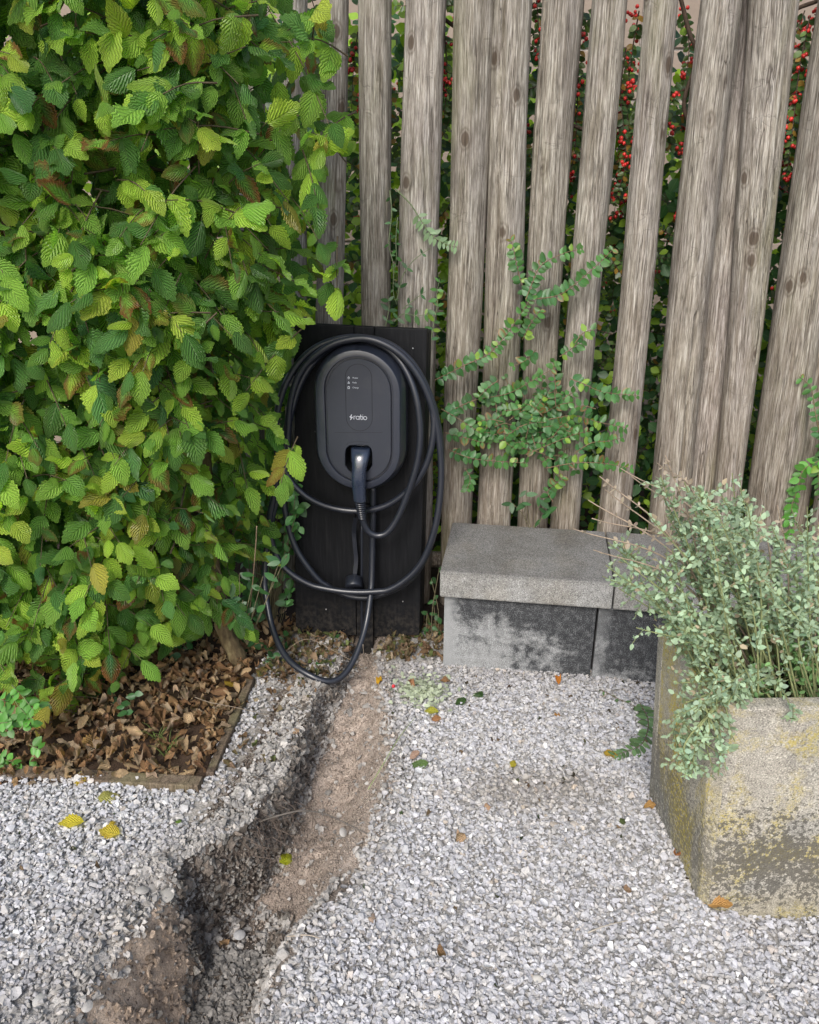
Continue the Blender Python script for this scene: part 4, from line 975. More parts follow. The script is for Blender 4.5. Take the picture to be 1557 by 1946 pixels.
# smooth the sections
arr = catmull([np.array(s) for s in sec0], 3)
loft('connector_grip', [tuple(a) for a in arr], MAT['gloss_black'], cable)
rings = []
for i in range(8):
    y0 = 955 + i * 4.1; rr0 = .0165 - i * .0006; xx = 684.8 + i * .55
    rings += [(xx, y0, .103 - i * .001, rr0, rr0), (xx + .1, y0 + 2.1, .103 - i * .001, rr0, rr0), (xx + .1, y0 + 2.4, .103 - i * .001, rr0 * .74, rr0 * .74), (xx + .2, y0 + 3.8, .103 - i * .001, rr0 * .74, rr0 * .74)]
loft('strain_relief', rings, MAT['cable'], cable, seg=16, pw=2)
cp = [(689, 984, .096), (693, 998, .092), (703, 1012, .088), (720, 1018, .085), (738, 1010, .082), (757, 982, .080), (776, 935, .080), (793, 880, .082), (799, 820, .080), (790, 750, .074), (768, 697, .060), (735, 662, .045), (686, 647, .036), (640, 655, .036), (602, 682, .045), (574, 722, .056), (556, 775, .062), (543, 840, .064), (541, 885, .066), (556, 918, .066), (590, 948, .062), (635, 966, .055), (686, 971, .052), (736, 960, .056),
      (780, 928, .064), (808, 888, .070), (822, 840, .070), (824, 790, .066), (806, 735, .060), (775, 690, .052), (735, 656, .048), (690, 644, .050), (645, 652, .050), (602, 676, .052), (570, 720, .050), (552, 775, .048), (541, 850, .046), (538, 925, .046), (545, 985, .048), (562, 1040, .052), (590, 1083, .052), (617, 1112, .048), (655, 1137, .040), (700, 1142, .038), (745, 1127, .042), (790, 1090, .050), (820, 1030, .058), (835, 955, .058), (839, 880, .056), (834, 815, .056), (816, 748, .058), (784, 690, .060), (742, 655, .062), (690, 641, .064),
      (640, 645, .064), (592, 666, .070), (553, 710, .076), (531, 765, .082), (524, 820, .084), (528, 880, .082), (522, 935, .078), (513, 985, .078), (517, 1030, .080), (535, 1072, .084), (575, 1104, .086), (630, 1124, .084), (685, 1130, .082), (745, 1118, .082), (795, 1078, .080), (822, 1020, .078), (836, 950, .072), (838, 870, .066), (826, 790, .066), (800, 722, .070), (760, 672, .074), (705, 645, .076), (650, 648, .076), (608, 668, .080), (572, 705, .078), (553, 760, .072), (548, 820, .066), (545, 880, .064), (530, 935, .064), (517, 985, .066), (507, 1045, .078), (503, 1105, .10), (509, 1165, .14), (522, 1226, .20), (550, 1280, .26), (586, 1314, .29), (626, 1330, .30), (662, 1293, .25), (685, 1240, .17), (700, 1185, .11), (706, 1120, .065), (708, 1050, .040), (709, 985, .036), (709, 925, .036)]
path = catmull([B(*p) for p in cp], 9)
# keep the low loop just above the ground
hz = height(path[:, 0], path[:, 1]) + .030
path[:, 2] = np.maximum(path[:, 2], np.where(path[:, 2] < .1, hz, path[:, 2]))
lo_ = path[:, 2] < .22
for _ in range(110):
    sm2 = path.copy(); sm2[1:-1] = (path[:-2] + path[1:-1] * 2 + path[2:]) / 4; path = np.where(lo_[:, None], sm2, path)
path[:, 2] += .012 * sstep(.16, .05, path[:, 2])
v_, t_ = tube_arr(path, .0096, 12); new_obj('cable', mesh_np('cable', v_, t_, MAT['cable']), cable)
# rubber strap with dust cap
st_p = catmull([B(676, 984, .06), B(673, 1010, .02), B(675, 1040, .014), B(677, 1065, .014), B(674, 1095, .02)], 6)
Vs = []; 
for i, p in enumerate(st_p):
    for du, dw in ((-.0065, -.0015), (.0065, -.0015), (.0065, .0015), (-.0065, .0015)): Vs.append(p + U * du + N * dw)
Ts = []
for i in range(len(st_p) - 1):
    for j in range(4):
        a, b = i * 4 + j, i * 4 + (j + 1) % 4; Ts += [(a, b, b + 4), (a, b + 4, a + 4)]
new_obj('cap_strap', mesh_np('cap_strap', np.array(Vs), np.array(Ts), MAT['cable'], smooth=False), cable)
cc_ = B(673, 1109, .028); axd = (N * .75 + np.array([.1, 0, -.55])); axd /= np.linalg.norm(axd)
v_, t_ = tube_arr([cc_ - axd * .02, cc_ - axd * .018, cc_ + axd * .014, cc_ + axd * .016, cc_ + axd * .016, cc_ + axd * .010], [.023, .027, .0285, .0275, .023, .022], 28)
new_obj('dust_cap', mesh_np('dust_cap', v_, t_, MAT['cable']), cable)
sup = tube_arr(catmull([B(688, 985, .008) , B(688, 1100, .010), B(688, 1200, .012), B(688, 1260, .02), B(686, 1330, .02)], 5), .0045, 8)
o = new_obj('supply_cable', mesh_np('supply_cable', *sup, MAT['cable'])); tag(o, 'thin black supply cable running straight down the board into the trench', 'cable')

# ================================================================== CONCRETE BENCH
bdir = BENCH_B - BENCH_A; bdir /= np.linalg.norm(bdir); by = rad(-8.6); bdir = np.array([math.cos(by), math.sin(by), 0]); bn = np.array([bdir[1], -bdir[0], 0])   # towards the viewer
bench = empty('concrete_bench', BENCH_A, label='low grey concrete slab bench with mould blackened base in front of the fence', cat='bench')
bb = -bn
s0_ = BENCH_A + bn * .022 - bdir * .012
def local_hexa(name, corner, mat, parent, bevel, cuts=0, jit=0):
    """geometry with its own origin at its first corner"""
    o_ = np.array(corner[0]); o = hexa(name, [np.array(c) - o_ for c in corner], mat, None, bevel, cuts=cuts, jit=jit)
    o.parent = parent; o.location = Vector(o_) - parent.location; return o
for k, (a, b_) in enumerate(((0, .497), (.501, 1.0), (1.004, 1.5))):
    o_ = s0_ + bdir * a + np.array([0, 0, .256])
    local_hexa('seat_slab', boxc(o_, bdir * (b_ - a), bb * .36, np.array([0, 0, .086])), MAT['slab'], bench, .006)
for k, (a, b_) in enumerate(((0, .447), (.453, .90), (.906, 1.36))):
    o_ = BENCH_A + bdir * a + np.array([0, 0, -.05]); q = boxc(o_, bdir * (b_ - a), bb * .30, np.array([0, 0, .305]))
    oo = local_hexa('base_block', q, MAT['block'], bench, .004)
    # keep object axes along the bench so the stains follow its face
    oo.color = ((0, .15, .17)[k], 0, 0, 1)
    Rm = Matrix.Rotation(by, 4, 'Z'); me = oo.data; me.transform(Rm.inverted()); oo.rotation_euler = (0, 0, by)
for k, (a, b_) in enumerate(()): pass

# ================================================================== CONCRETE TROUGH
tA = TRA; tB = TRB
yawp = rad(1.0); tx = np.array([math.cos(yawp), math.sin(yawp), 0])
trough = empty('planter_trough', tA, label='tall concrete planter trough with yellow lichen and dark spots at the right edge', cat='planter')
H_ = .524
fl_top = gnd(1370, 1347, H_); bl_top = gnd(1251, 1187, H_)
Wd = .62; th = .034
frb = tA + tx * Wd; frt = fl_top + tx * (Wd + .04); brb = tB + tx * Wd; brt = bl_top + tx * (Wd + .04)
dn = np.array([0, 0, -.06])
def wall_(name, ob0, ob1, ot0, ot1, inn, mat):
    inn = np.array(inn); c8 = [ob0 + dn, ob1 + dn, ob1 + dn + inn, ob0 + dn + inn, ot0, ot1, ot1 + inn, ot0 + inn]
    return local_hexa(name, c8, mat, trough, .005, cuts=2, jit=.0006)
sideb = (tB - tA); sideb /= np.linalg.norm(sideb); inx = np.array([sideb[1], -sideb[0], 0])
if inx[0] < 0: inx = -inx
# bevelled corner strip between front and side
cb_ = tx * .012
wall_('front_wall', tA + tx * .010, frb, fl_top + tx * .022 + [0, -.0, 0], frt, [0, th, 0], MAT['trough'])
wall_('side_wall', tA + sideb * .012, tB, fl_top + sideb * .03, bl_top, inx * th, MAT['trough_side'])
local_hexa('corner_wall', [tA + dn + sideb * .012, tA + dn + tx * .010, tA + dn + tx * .05 + [0, .03, 0], tA + dn + sideb * .05 + inx * .033, fl_top + sideb * .03, fl_top + tx * .022, fl_top + tx * .06 + [0, .033, 0], fl_top + sideb * .07 + inx * .034], MAT['trough_side'], trough, .003)
wall_('back_wall', tB + inx * .001 , brb, bl_top + inx * .001, brt, [0, -th, 0], MAT['trough_side'])
wall_('side_wall', frb + [0, .036, 0], brb - [0, .036, 0], frt + [0, .036, 0], brt - [0, .036, 0], [-th, 0, 0], MAT['trough_side'])
bm = bmesh.new(); sz = H_ - .075
sx = np.linspace(fl_top[0] + .02, frt[0] - .02, 22); sy = np.linspace(fl_top[1] + .02, bl_top[1] - .02, 12); gv = {}
for i, a in enumerate(sx):
    for j, b_ in enumerate(sy): gv[i, j] = bm.verts.new((a + (0 if b_ < 1.4 else -.0), b_, sz + random.uniform(-.012, .012)))
for i in range(21):
    for j in range(11): bm.faces.new((gv[i, j], gv[i + 1, j], gv[i + 1, j + 1], gv[i, j + 1]))
bmobj('soil_fill', bm, MAT['soil'], trough, True)

# ================================================================== CATMINT-LIKE HERB IN THE TROUGH
herb = empty('herb_plant', (.88, 1.32, sz), label='sprawling silver green herb with small leaves and dry stems growing out of the trough', cat='plant')
pr = np.random.default_rng(21); kP, kD, kN, kS, kT, stems_g, stems_d = [], [], [], [], [], [], []
def herb_stem(base, tip, leafy=1.0, dry=False, sag=.04, tone=0, l0=.25):
    mid = (base + tip) / 2 + np.array([0, 0, sag]) + pr.normal(0, .018, 3)
    p = catmull([base, mid, tip], 10); n = len(p)
    (stems_d if dry else stems_g).append(tube_arr(p, np.linspace(.0024, .0010, n), 4, False))
    ln = np.linalg.norm(tip - base); nn = int(ln / .013)
    for k in range(nn):
        f = (k + .5) / nn
        if f < l0 or pr.random() > leafy: continue
        q = p[min(int(f * (n - 1)), n - 1)]; a = k * 1.57 + pr.normal(0, .4)
        d0 = p[min(int(f * (n - 1)) + 1, n - 1)] - p[max(int(f * (n - 1)) - 1, 0)]; d0 /= np.linalg.norm(d0) + 1e-9
        pe = np.cross(d0, [0, 0, 1.]); pe = pe / (np.linalg.norm(pe) + 1e-6); pe2 = np.cross(d0, pe)
        for s in (0, math.pi):
            d = (math.cos(a + s) * pe + math.sin(a + s) * pe2) + d0 * .5 + pr.normal(0, .2, 3)
            kP.append(q); kD.append(d); kN.append(d0 * .5 + np.array([0, -.3, .7]) + pr.normal(0, .25, 3)); kS.append(pr.uniform(.009, .018) * (1.05 - .25 * f))
            if dry: c = np.array([.36, .31, .25]) * pr.uniform(.7, 1.15)
            else:
                c = np.array([.27, .365, .25]) if tone == 0 else np.array([.16, .30, .11]); c = c * pr.uniform(.72, 1.25) * np.array([pr.uniform(.9, 1.1), 1, pr.uniform(.85, 1.1)])
            kT.append([*c, 0.0 if not dry else .2])
    # small side shoots
    if not dry:
        for k in range(int(ln / .027)):
            if pr.random() > leafy: continue
            f = pr.uniform(l0, 1); q = p[min(int(f * (n - 1)), n - 1)]; dd = pr.normal(0, 1, 3) + [0, -.3, .4]; dd /= np.linalg.norm(dd)
            L_ = pr.uniform(.012, .05); e_ = q + dd * L_; stems_g.append(tube_arr([q, (q + e_) / 2, e_], .0007, 3, False))
            for j in range(5):
                ff = (j + 1) / 5; d = dd + pr.normal(0, .8, 3)
                kP.append(q + dd * L_ * ff); kD.append(d); kN.append(np.array([0, -.4, .7]) + pr.normal(0, .4, 3)); kS.append(pr.uniform(.007, .015))
                c = (np.array([.29, .385, .26]) if tone == 0 else np.array([.18, .33, .13])) * pr.uniform(.6, 1.3)
                if pr.random() < .08: c = np.array([.38, .31, .22]) * pr.uniform(.6, 1.1)
                kT.append([*c, 0.])
tips = [(1150, 1010), (1165, 1040), (1140, 1095), (1170, 1120), (1190, 1190), (1215, 1200), (1230, 900), (1225, 960), (1255, 930), (1290, 990), (1195, 1050), (1210, 1090), (1240, 1020),
        (1260, 1060), (1245, 1110), (1280, 1130), (1310, 940), (1330, 905), (1345, 930), (1370, 910), (1395, 935), (1405, 960), (1350, 980), (1380, 1000), (1320, 1010), (1420, 1000), (1440, 1020), (1300, 1050),
        (1340, 1060), (1375, 1070), (1410, 1080), (1450, 1060), (1480, 1000), (1500, 1040), (1530, 960), (1540, 1010), (1555, 1060), (1470, 1100), (1510, 1110), (1550, 1130), (1590, 1000), (1600, 1080), (1620, 1150),
        (1330, 1120), (1370, 1140), (1420, 1140), (1300, 1170), (1280, 1090), (1460, 1160), (1500, 1180), (1540, 1200), (1650, 1050), (1680, 1120)]
for k, (px, py) in enumerate(tips * 2):
    if k >= len(tips) and px < 1300 and pr.random() < .6: continue
    px += pr.normal(0, 16); py += pr.normal(0, 14); far = pr.uniform(1.16, 1.47)
    tip = aty(px, py, far); bx0 = np.clip(.64 + (tip[0] - .45) * .62, .64, 1.1) + pr.normal(0, .03)
    herb_stem(np.array([bx0, np.clip(far + pr.normal(0, .05), 1.22, 1.40), sz]), tip, .82, False, .03 + .02 * pr.random(), 0, .38)
for k in range(70):     # lower greener growth
    b0 = np.array([pr.uniform(.66, 1.2), pr.uniform(1.21, 1.39), sz]); herb_stem(b0, b0 + np.array([pr.normal(-.02, .05), pr.normal(-.02, .04), pr.uniform(.05, .17)]), 1, False, .01, 1, .05)
dry_t = [(1118, 950), (1140, 905), (1125, 985), (1180, 890), (1200, 905), (1150, 930), (1265, 865), (1250, 880), (1090, 1005), (1128, 1045), (1478, 960), (1445, 975), (1555, 990), (1260, 1300)]
for px, py in dry_t:
    Yf = pr.uniform(1.28, 1.42); tip = aty(px, py, Yf); b0 = np.array([.70 + pr.normal(0, .03) + max(0, (tip[0] - .62)) * .8, 1.34, sz])
    herb_stem(b0, tip, .30, True, .09, 0, .55)
# sprays hanging over the rim at the left front corner
ov = [((1440, 1270), (1290, 1365)), ((1430, 1275), (1310, 1345)), ((1440, 1300), (1330, 1352)), ((1420, 1290), (1365, 1345)), ((1400, 1290), (1300, 1300)), ((1440, 1280), (1380, 1325)), ((1450, 1290), (1340, 1330)), ((1460, 1310), (1500, 1362))]
for (ax_, ay_), (bx2, by2) in ov * 2:
    a_ = gnd(ax_ + pr.normal(0, 8), ay_ + pr.normal(0, 6), H_ - .01); b2 = gnd(bx2 + pr.normal(0, 9), by2 + pr.normal(0, 7), H_ + .012); herb_stem(a_, b2, 1, False, .02, 0, .3)
cor = fl_top
for k in range(16):
    a_ = gnd(pr.uniform(1300, 1370), pr.uniform(1325, 1350), H_ + .005)
    t0 = cor + np.array([pr.uniform(-.055, .03), -.018, -pr.uniform(.04, .155)]); herb_stem(a_, t0, 1, False, -.0 + .01, 0, .35)
leaf_set(herb, kP, kD, kN, kS, kT, SM, VM_SM, MAT['silver_leaf'], 300)
tubes('stem', stems_g, MAT['twig'], herb, (.24, .27, .12, 1))['kind'] = 'stuff'; tubes('dry_stem', stems_d, MAT['twig'], herb, (.38, .30, .22, 1))['kind'] = 'stuff'

# ================================================================== SHRUBS GROWING THROUGH THE FENCE
def spray(pts, P_, D_, N_, S_, T_, tw, size, gap, tintf, r=.0012, out=None, pairs=True, rng=None, skip=0.0, start=0.0, tipbright=True):
    rng = rng or RNG; p = catmull(pts, 10); tw.append(tube_arr(p, np.linspace(r * 1.4, r * .6, len(p)), 4, False))
    seg = np.linalg.norm(np.diff(p, axis=0), axis=1); L_ = np.concatenate([[0], np.cumsum(seg)]); n = max(2, int(L_[-1] / gap))
    out = np.array([0, -1, .25]) if out is None else out
    for k in range(n):
        f = (k + .5) / n
        if f < start or rng.random() < skip: continue
        s = f * L_[-1]; i = min(np.searchsorted(L_, s), len(p) - 1); q = p[i]; d0 = p[i] - p[max(i - 1, 0)]; d0 /= np.linalg.norm(d0) + 1e-9
        side = np.cross(d0, out); side /= np.linalg.norm(side) + 1e-9
        for sg in ((-1, 1) if pairs else ((-1) ** k,)):
            d = side * sg + d0 * .45 + rng.normal(0, .22, 3) + np.array([0, 0, -.12])
            P_.append(q); D_.append(d); N_.append(out + rng.normal(0, .28, 3)); S_.append(size * rng.uniform(.7, 1.15) * (1 - .35 * max(0, f - .7) / .3))
            T_.append(tintf(f, rng))
def tint_sh(f, r):
    c = np.array([.030, .120, .038]) * (1 - f) + np.array([.060, .19, .04]) * f if r.random() > .06 else np.array([.17, .30, .04])
    return [*(c * r.uniform(.7, 1.25)), 0.1 if r.random() > .06 else .8]
cr_ = np.random.default_rng(31)
Z8 = lambda L, wv: [F(x / 3.114 + 820, y / 3.114 + 440, wv + cr_.uniform(-.01, .01)) for x, y in L]
sp8 = [[(20, 880), (200, 790), (330, 730), (420, 640), (520, 500), (600, 380)], [(600, 400), (740, 380), (840, 320), (1000, 180), (1080, 100)], [(560, 380), (520, 260), (490, 120), (470, 40)], [(560, 400), (600, 300), (650, 200), (780, 130), (900, 100)],
       [(60, 1090), (250, 1000), (450, 960), (600, 880), (740, 800)], [(740, 960), (725, 800), (740, 760)], [(820, 870), (900, 900), (1020, 950), (1220, 970)], [(560, 1220), (600, 1080), (660, 980)], [(80, 1190), (200, 1220), (310, 1250)],
       [(100, 1290), (230, 1340), (400, 1360), (560, 1370)], [(560, 1320), (700, 1260), (850, 1200), (950, 1180)], [(680, 1400), (850, 1370), (1000, 1370), (1180, 1400)], [(700, 1110), (850, 1090), (1000, 1130), (1150, 1160)],
       [(850, 1310), (950, 1250), (1050, 1240), (1130, 1220)], [(430, 1150), (440, 1240), (500, 1290)], [(60, 1050), (180, 1120), (300, 1200)], [(720, 1600), (690, 1540), (740, 1490), (780, 1450)], [(540, 640), (590, 540), (650, 460)],
       [(850, 660), (900, 600), (960, 580)], [(620, 700), (560, 760), (480, 800)], [(760, 740), (820, 700), (900, 640)], [(620, 1000), (520, 1050), (430, 1060)], [(640, 1160), (760, 1150), (880, 1180)], [(320, 1170), (420, 1080), (520, 1020)], [(400, 880), (340, 920), (280, 980)], [(200, 1400), (230, 1460), (210, 1530)]]
climb = empty('climbing_shrub', F(1000, 960, -.2) * [1, 1, 0], label='round leaved green shrub pushing through the fence poles above the bench', cat='shrub')
cP, cD, cN, cS, cT, cw = [], [], [], [], [], []
for L_ in sp8: spray(Z8(L_, -.19 + cr_.uniform(-.01, .05)), cP, cD, cN, cS, cT, cw, .028, .0150, tint_sh, rng=cr_, skip=.06)
for k in range(50):
    a = cr_.uniform(0, 6.28); x0, y0 = 560 + cr_.normal(0, 210), 1150 + cr_.normal(0, 120); L0 = cr_.uniform(90, 220)
    x1, y1 = x0 + math.cos(a) * L0, y0 + math.sin(a) * L0 * .5 - 30
    spray(Z8([(x0, y0), ((x0 + x1) / 2, (y0 + y1) / 2 - 15), (x1, y1)], -.21 + cr_.uniform(-.02, .05)), cP, cD, cN, cS, cT, cw, .025, .015, tint_sh, rng=cr_, skip=.1)
leaf_set(climb, cP, cD, cN, cS, cT, RL, VM_RL, MAT['small_leaf'], 300); tubes('stem', cw, MAT['twig'], climb, (.20, .14, .08, 1))['kind'] = 'stuff'
# bigger dark leaves low between the poles
def leaf_clump(name, label, cat, pts, size, shapes, vms, tintf, base, wv=None, seed=1, n=3):
    r = np.random.default_rng(seed); e = empty(name, base, label=label, cat=cat); P_, D_, N_, S_, T_, tw = [], [], [], [], [], []
    for p in pts:
        for k in range(n):
            a = r.uniform(0, 6.28); d = np.array([math.cos(a), -.3, math.sin(a) * .8 + .1]); P_.append(p + r.normal(0, .005, 3)); D_.append(d); N_.append(np.array([0, -.7, .7]) + r.normal(0, .3, 3)); S_.append(size * r.uniform(.7, 1.15)); T_.append(tintf(r.random(), r))
        tw.append(tube_arr(catmull([np.array(base), (np.array(base) + p) / 2 + r.normal(0, .012, 3), p], 5), .0012, 4, False))
    leaf_set(e, P_, D_, N_, S_, T_, shapes, vms, MAT['small_leaf'], min(300, len(P_))); tubes('stem', tw, MAT['twig'], e, (.16, .14, .08, 1))['kind'] = 'stuff'; return e
tint_dk = lambda f, r: [*(np.array([.028, .095, .03]) * r.uniform(.7, 1.4)), 0.05]
leaf_clump('wild_sapling', 'dark pointed leaved seedling between the poles just behind the bench', 'seedling', [F(x / 3.114 + 820, y / 3.114 + 440, -.2) for x, y in ((470, 1600), (560, 1600), (640, 1580), (640, 1690), (560, 1540), (690, 1660))], .042, OV, VM_OV, tint_dk, F(1010, 1010, -.2), n=2)
# vine strands by the third pole
Z6 = lambda L, wv: [F(x / 6.08 + 700, y / 6.08 + 340, wv) for x, y in L]
vine = empty('trailing_vine', F(752, 620, -.2) * [1, 1, 0], label='thin green vine with a pale leafy spray hanging across the pole above the board', cat='vine')
vP, vD, vN, vS, vT, vw = [], [], [], [], [], []
tint_pale = lambda f, r: [*(np.array([.17, .26, .14]) * r.uniform(.85, 1.2)), 0.]
spray(Z6([(310, 110), (480, 280), (600, 460), (720, 630), (870, 740), (1030, 790)], -.20), vP, vD, vN, vS, vT, vw, .030, .0125, tint_pale, r=.0016, rng=cr_, start=.38)
spray(Z6([(250, 130), (270, 400), (240, 750), (290, 1000), (290, 1300), (330, 1450)], -.215), vP, vD, vN, vS, vT, vw, .018, .03, tint_sh, r=.0015, rng=cr_, pairs=False)
spray(Z6([(340, 440), (320, 700), (325, 900), (300, 1100)], -.215), vP, vD, vN, vS, vT, vw, .022, .02, tint_sh, rng=cr_, pairs=False)
spray(Z6([(330, 1400), (400, 1120), (500, 970), (600, 880), (720, 800)], -.205), vP, vD, vN, vS, vT, vw, .024, .05, tint_dk, rng=cr_)
spray(Z6([(400, 1500), (500, 1420), (660, 1300)], -.20), vP, vD, vN, vS, vT, vw, .024, .03, tint_dk, rng=cr_)
spray(Z6([(720, 1900), (760, 1650), (800, 1450), (790, 1330), (830, 1150)], -.21), vP, vD, vN, vS, vT, vw, .030, .024, tint_sh, rng=cr_)
spray(Z6([(300, 1650), (400, 1560), (560, 1580), (700, 1560)], -.20), vP, vD, vN, vS, vT, vw, .028, .026, tint_sh, rng=cr_)
spray(Z6([(200, 1700), (240, 1500), (230, 1350)], -.20), vP, vD, vN, vS, vT, vw, .030, .03, tint_dk, rng=cr_)
leaf_set(vine, vP, vD, vN, vS, vT, OV, VM_OV, MAT['small_leaf'], 300); tubes('stem', vw, MAT['twig'], vine, (.20, .25, .13, 1))['kind'] = 'stuff'
# right edge vine
Zr = lambda L, wv: [F(x / 3.603 + 1250, y / 3.603 + 560, wv) for x, y in L]
vine2 = empty('trailing_vine', F(1520, 960, -.2) * [1, 1, 0], label='bright round leaved vine climbing the last poles at the right edge', cat='vine')
vP, vD, vN, vS, vT, vw = [], [], [], [], [], []
tint_br = lambda f, r: [*(np.array([.07, .21, .03]) * r.uniform(.7, 1.5)), 0.]
spray(Zr([(1120, 1000), (1080, 800), (1050, 640), (970, 560)], -.20), vP, vD, vN, vS, vT, vw, .026, .022, tint_sh, rng=cr_)
spray(Zr([(1140, 1120), (1000, 1200), (960, 1330), (920, 1450), (900, 1650)], -.20), vP, vD, vN, vS, vT, vw, .030, .016, tint_br, rng=cr_)
spray(Zr([(1180, 900), (1130, 1050), (1100, 1250), (1130, 1400)], -.20), vP, vD, vN, vS, vT, vw, .028, .02, tint_sh, rng=cr_)
leaf_set(vine2, vP, vD, vN, vS, vT, RL, VM_RL, MAT['small_leaf'], 300); tubes('stem', vw, MAT['twig'], vine2, (.20, .16, .08, 1))['kind'] = 'stuff'

# ================================================================== COTONEASTER WITH BERRIES BEHIND THE FENCE
def sphere(seg=6, rings=4):
    v = [(0, 0, 1)]; t = []
    for i in range(1, rings):
        for j in range(seg): a = i / rings * math.pi; b = j / seg * 2 * math.pi; v.append((math.sin(a) * math.cos(b), math.sin(a) * math.sin(b), math.cos(a)))
    v.append((0, 0, -1)); L_ = len(v) - 1
    for j in range(seg):
        t.append((0, 1 + j, 1 + (j + 1) % seg)); t.append((L_, L_ - seg + (j + 1) % seg, L_ - seg + j))
        for i in range(rings - 2): a = 1 + i * seg + j; b = 1 + i * seg + (j + 1) % seg; t += [(a, a + seg, b + seg), (a, b + seg, b)]
    return np.array(v), np.array(t), None
SPH = [sphere()]
def add_berries(c, n, bl, r): 
    for k in range(n): bl.append((c + r.normal(0, .010, 3), r.uniform(.0050, .0066), np.array([.62, .035, .03]) * r.uniform(.6, 1.25)))
def tint_cot(f, r):
    u = r.random(); c = np.array([.035, .095, .028]) if u < .6 else np.array([.085, .17, .035]) if u < .9 else np.array([.26, .16, .03])
    return [*(c * r.uniform(.6, 1.3)), .15]
bush = empty('cotoneaster_bush', F(1250, 900, -.6) * [1, 1, 0], label='cotoneaster with red berry clusters and small round leaves behind the right half of the fence', cat='bush')
qr = np.random.default_rng(41); bP, bD, bN, bS, bT, bw, berries = [], [], [], [], [], [], []
front = [[(1215, 20), (1200, 110), (1192, 190), (1195, 260), (1180, 330), (1165, 420)], [(1230, 120), (1215, 200), (1205, 290)], [(1190, 90), (1180, 180), (1190, 300), (1170, 380)], [(1105, 20), (1100, 120), (1095, 260), (1085, 330)], [(1300, 20), (1310, 90), (1300, 170)], [(1420, 60), (1400, 180), (1395, 280)],
         [(1540, 30), (1520, 130), (1505, 260), (1495, 330)], [(1557, 100), (1535, 180), (1500, 230)], [(930, 140), (930, 230), (925, 300)], [(1020, 0), (1025, 60), (1030, 120)], [(680, 60), (672, 130), (668, 220)], [(845, 60), (850, 140), (845, 220)], [(1530, 20), (1500, 110), (1515, 200)]]
for L_ in front:
    wv = -.34 - qr.uniform(0, .12); pts = [F(x, y, wv + qr.uniform(-.02, .02)) for x, y in L_]
    spray(pts, bP, bD, bN, bS, bT, bw, .024, .016, tint_cot, r=.0016, rng=qr, pairs=True)
    pp = catmull(pts, 6)
    for q in pp[::2]:
        if qr.random() < .8: add_berries(q + qr.normal(0, .012, 3), qr.integers(3, 9), berries, qr)
for k in range(360):
    px = qr.uniform(560, 1720); py = qr.uniform(-60, 480) if k < 200 else qr.uniform(300, 900); wv = -.40 - qr.uniform(0, .55)
    if py < 240 and px > 1240 and px < 1440 and qr.random() < .7: continue
    if py < 150 and qr.random() < .4: continue
    a = F(px, py, wv); e = a + np.array([qr.normal(0, .12), qr.normal(0, .05), qr.normal(-.03, .13)])
    spray([a, (a + e) / 2 + qr.normal(0, .02, 3), e], bP, bD, bN, bS, bT, bw, .026, .018, tint_cot, rng=qr)
    if (py < 480) and qr.random() < (.85 if px > 1080 else .2): add_berries(e, qr.integers(4, 12), berries, qr); add_berries(a, qr.integers(2, 7), berries, qr)
for L_ in ([(1290, -20), (1310, 60), (1325, 110), (1300, 200), (1330, 270)], [(1557, 0), (1500, 30), (1470, 120)], [(1080, 235), (1130, 250), (1180, 240), (1220, 300)], [(820, 10), (850, 40), (880, 60)]):
    pts = catmull([F(x, y, -.42) for x, y in L_], 6); bw.append(tube_arr(pts, .006, 6, False))
leaf_set(bush, bP, bD, bN, bS, bT, RL, VM_RL, MAT['small_leaf'], 300); tubes('branch', bw, MAT['twig'], bush, (.10, .07, .05, 1))['kind'] = 'stuff'
nb = len(berries); Pb = np.array([b[0] for b in berries]); Sb = np.array([b[1] for b in berries]); Tb = np.concatenate([np.array([b[2] for b in berries]), np.ones((nb, 1))], 1)
tag(merge('berry', SPH, np.zeros(nb, int), np.tile(np.eye(3), (nb, 1, 1)), Pb, Sb, Tb, MAT['berry'], parent=bush), kind='stuff')
# deeper dark undergrowth
und_n = 26000; r = np.random.default_rng(51)
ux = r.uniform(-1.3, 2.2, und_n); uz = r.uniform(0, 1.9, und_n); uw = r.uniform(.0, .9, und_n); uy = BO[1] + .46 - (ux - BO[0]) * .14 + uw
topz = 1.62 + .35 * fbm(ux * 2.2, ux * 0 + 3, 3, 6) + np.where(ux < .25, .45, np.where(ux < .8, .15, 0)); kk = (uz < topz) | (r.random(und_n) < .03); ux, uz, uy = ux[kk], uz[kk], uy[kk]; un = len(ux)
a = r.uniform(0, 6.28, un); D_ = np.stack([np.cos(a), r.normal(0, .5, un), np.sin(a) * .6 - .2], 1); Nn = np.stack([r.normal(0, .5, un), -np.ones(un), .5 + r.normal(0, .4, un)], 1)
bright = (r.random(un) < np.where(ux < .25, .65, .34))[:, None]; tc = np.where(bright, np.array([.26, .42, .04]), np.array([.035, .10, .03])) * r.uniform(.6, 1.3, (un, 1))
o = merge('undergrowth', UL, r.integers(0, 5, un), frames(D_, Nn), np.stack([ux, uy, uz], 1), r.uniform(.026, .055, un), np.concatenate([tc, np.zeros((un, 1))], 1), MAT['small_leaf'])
tag(o, 'dark green undergrowth filling the gaps behind the pole fence', kind='stuff')

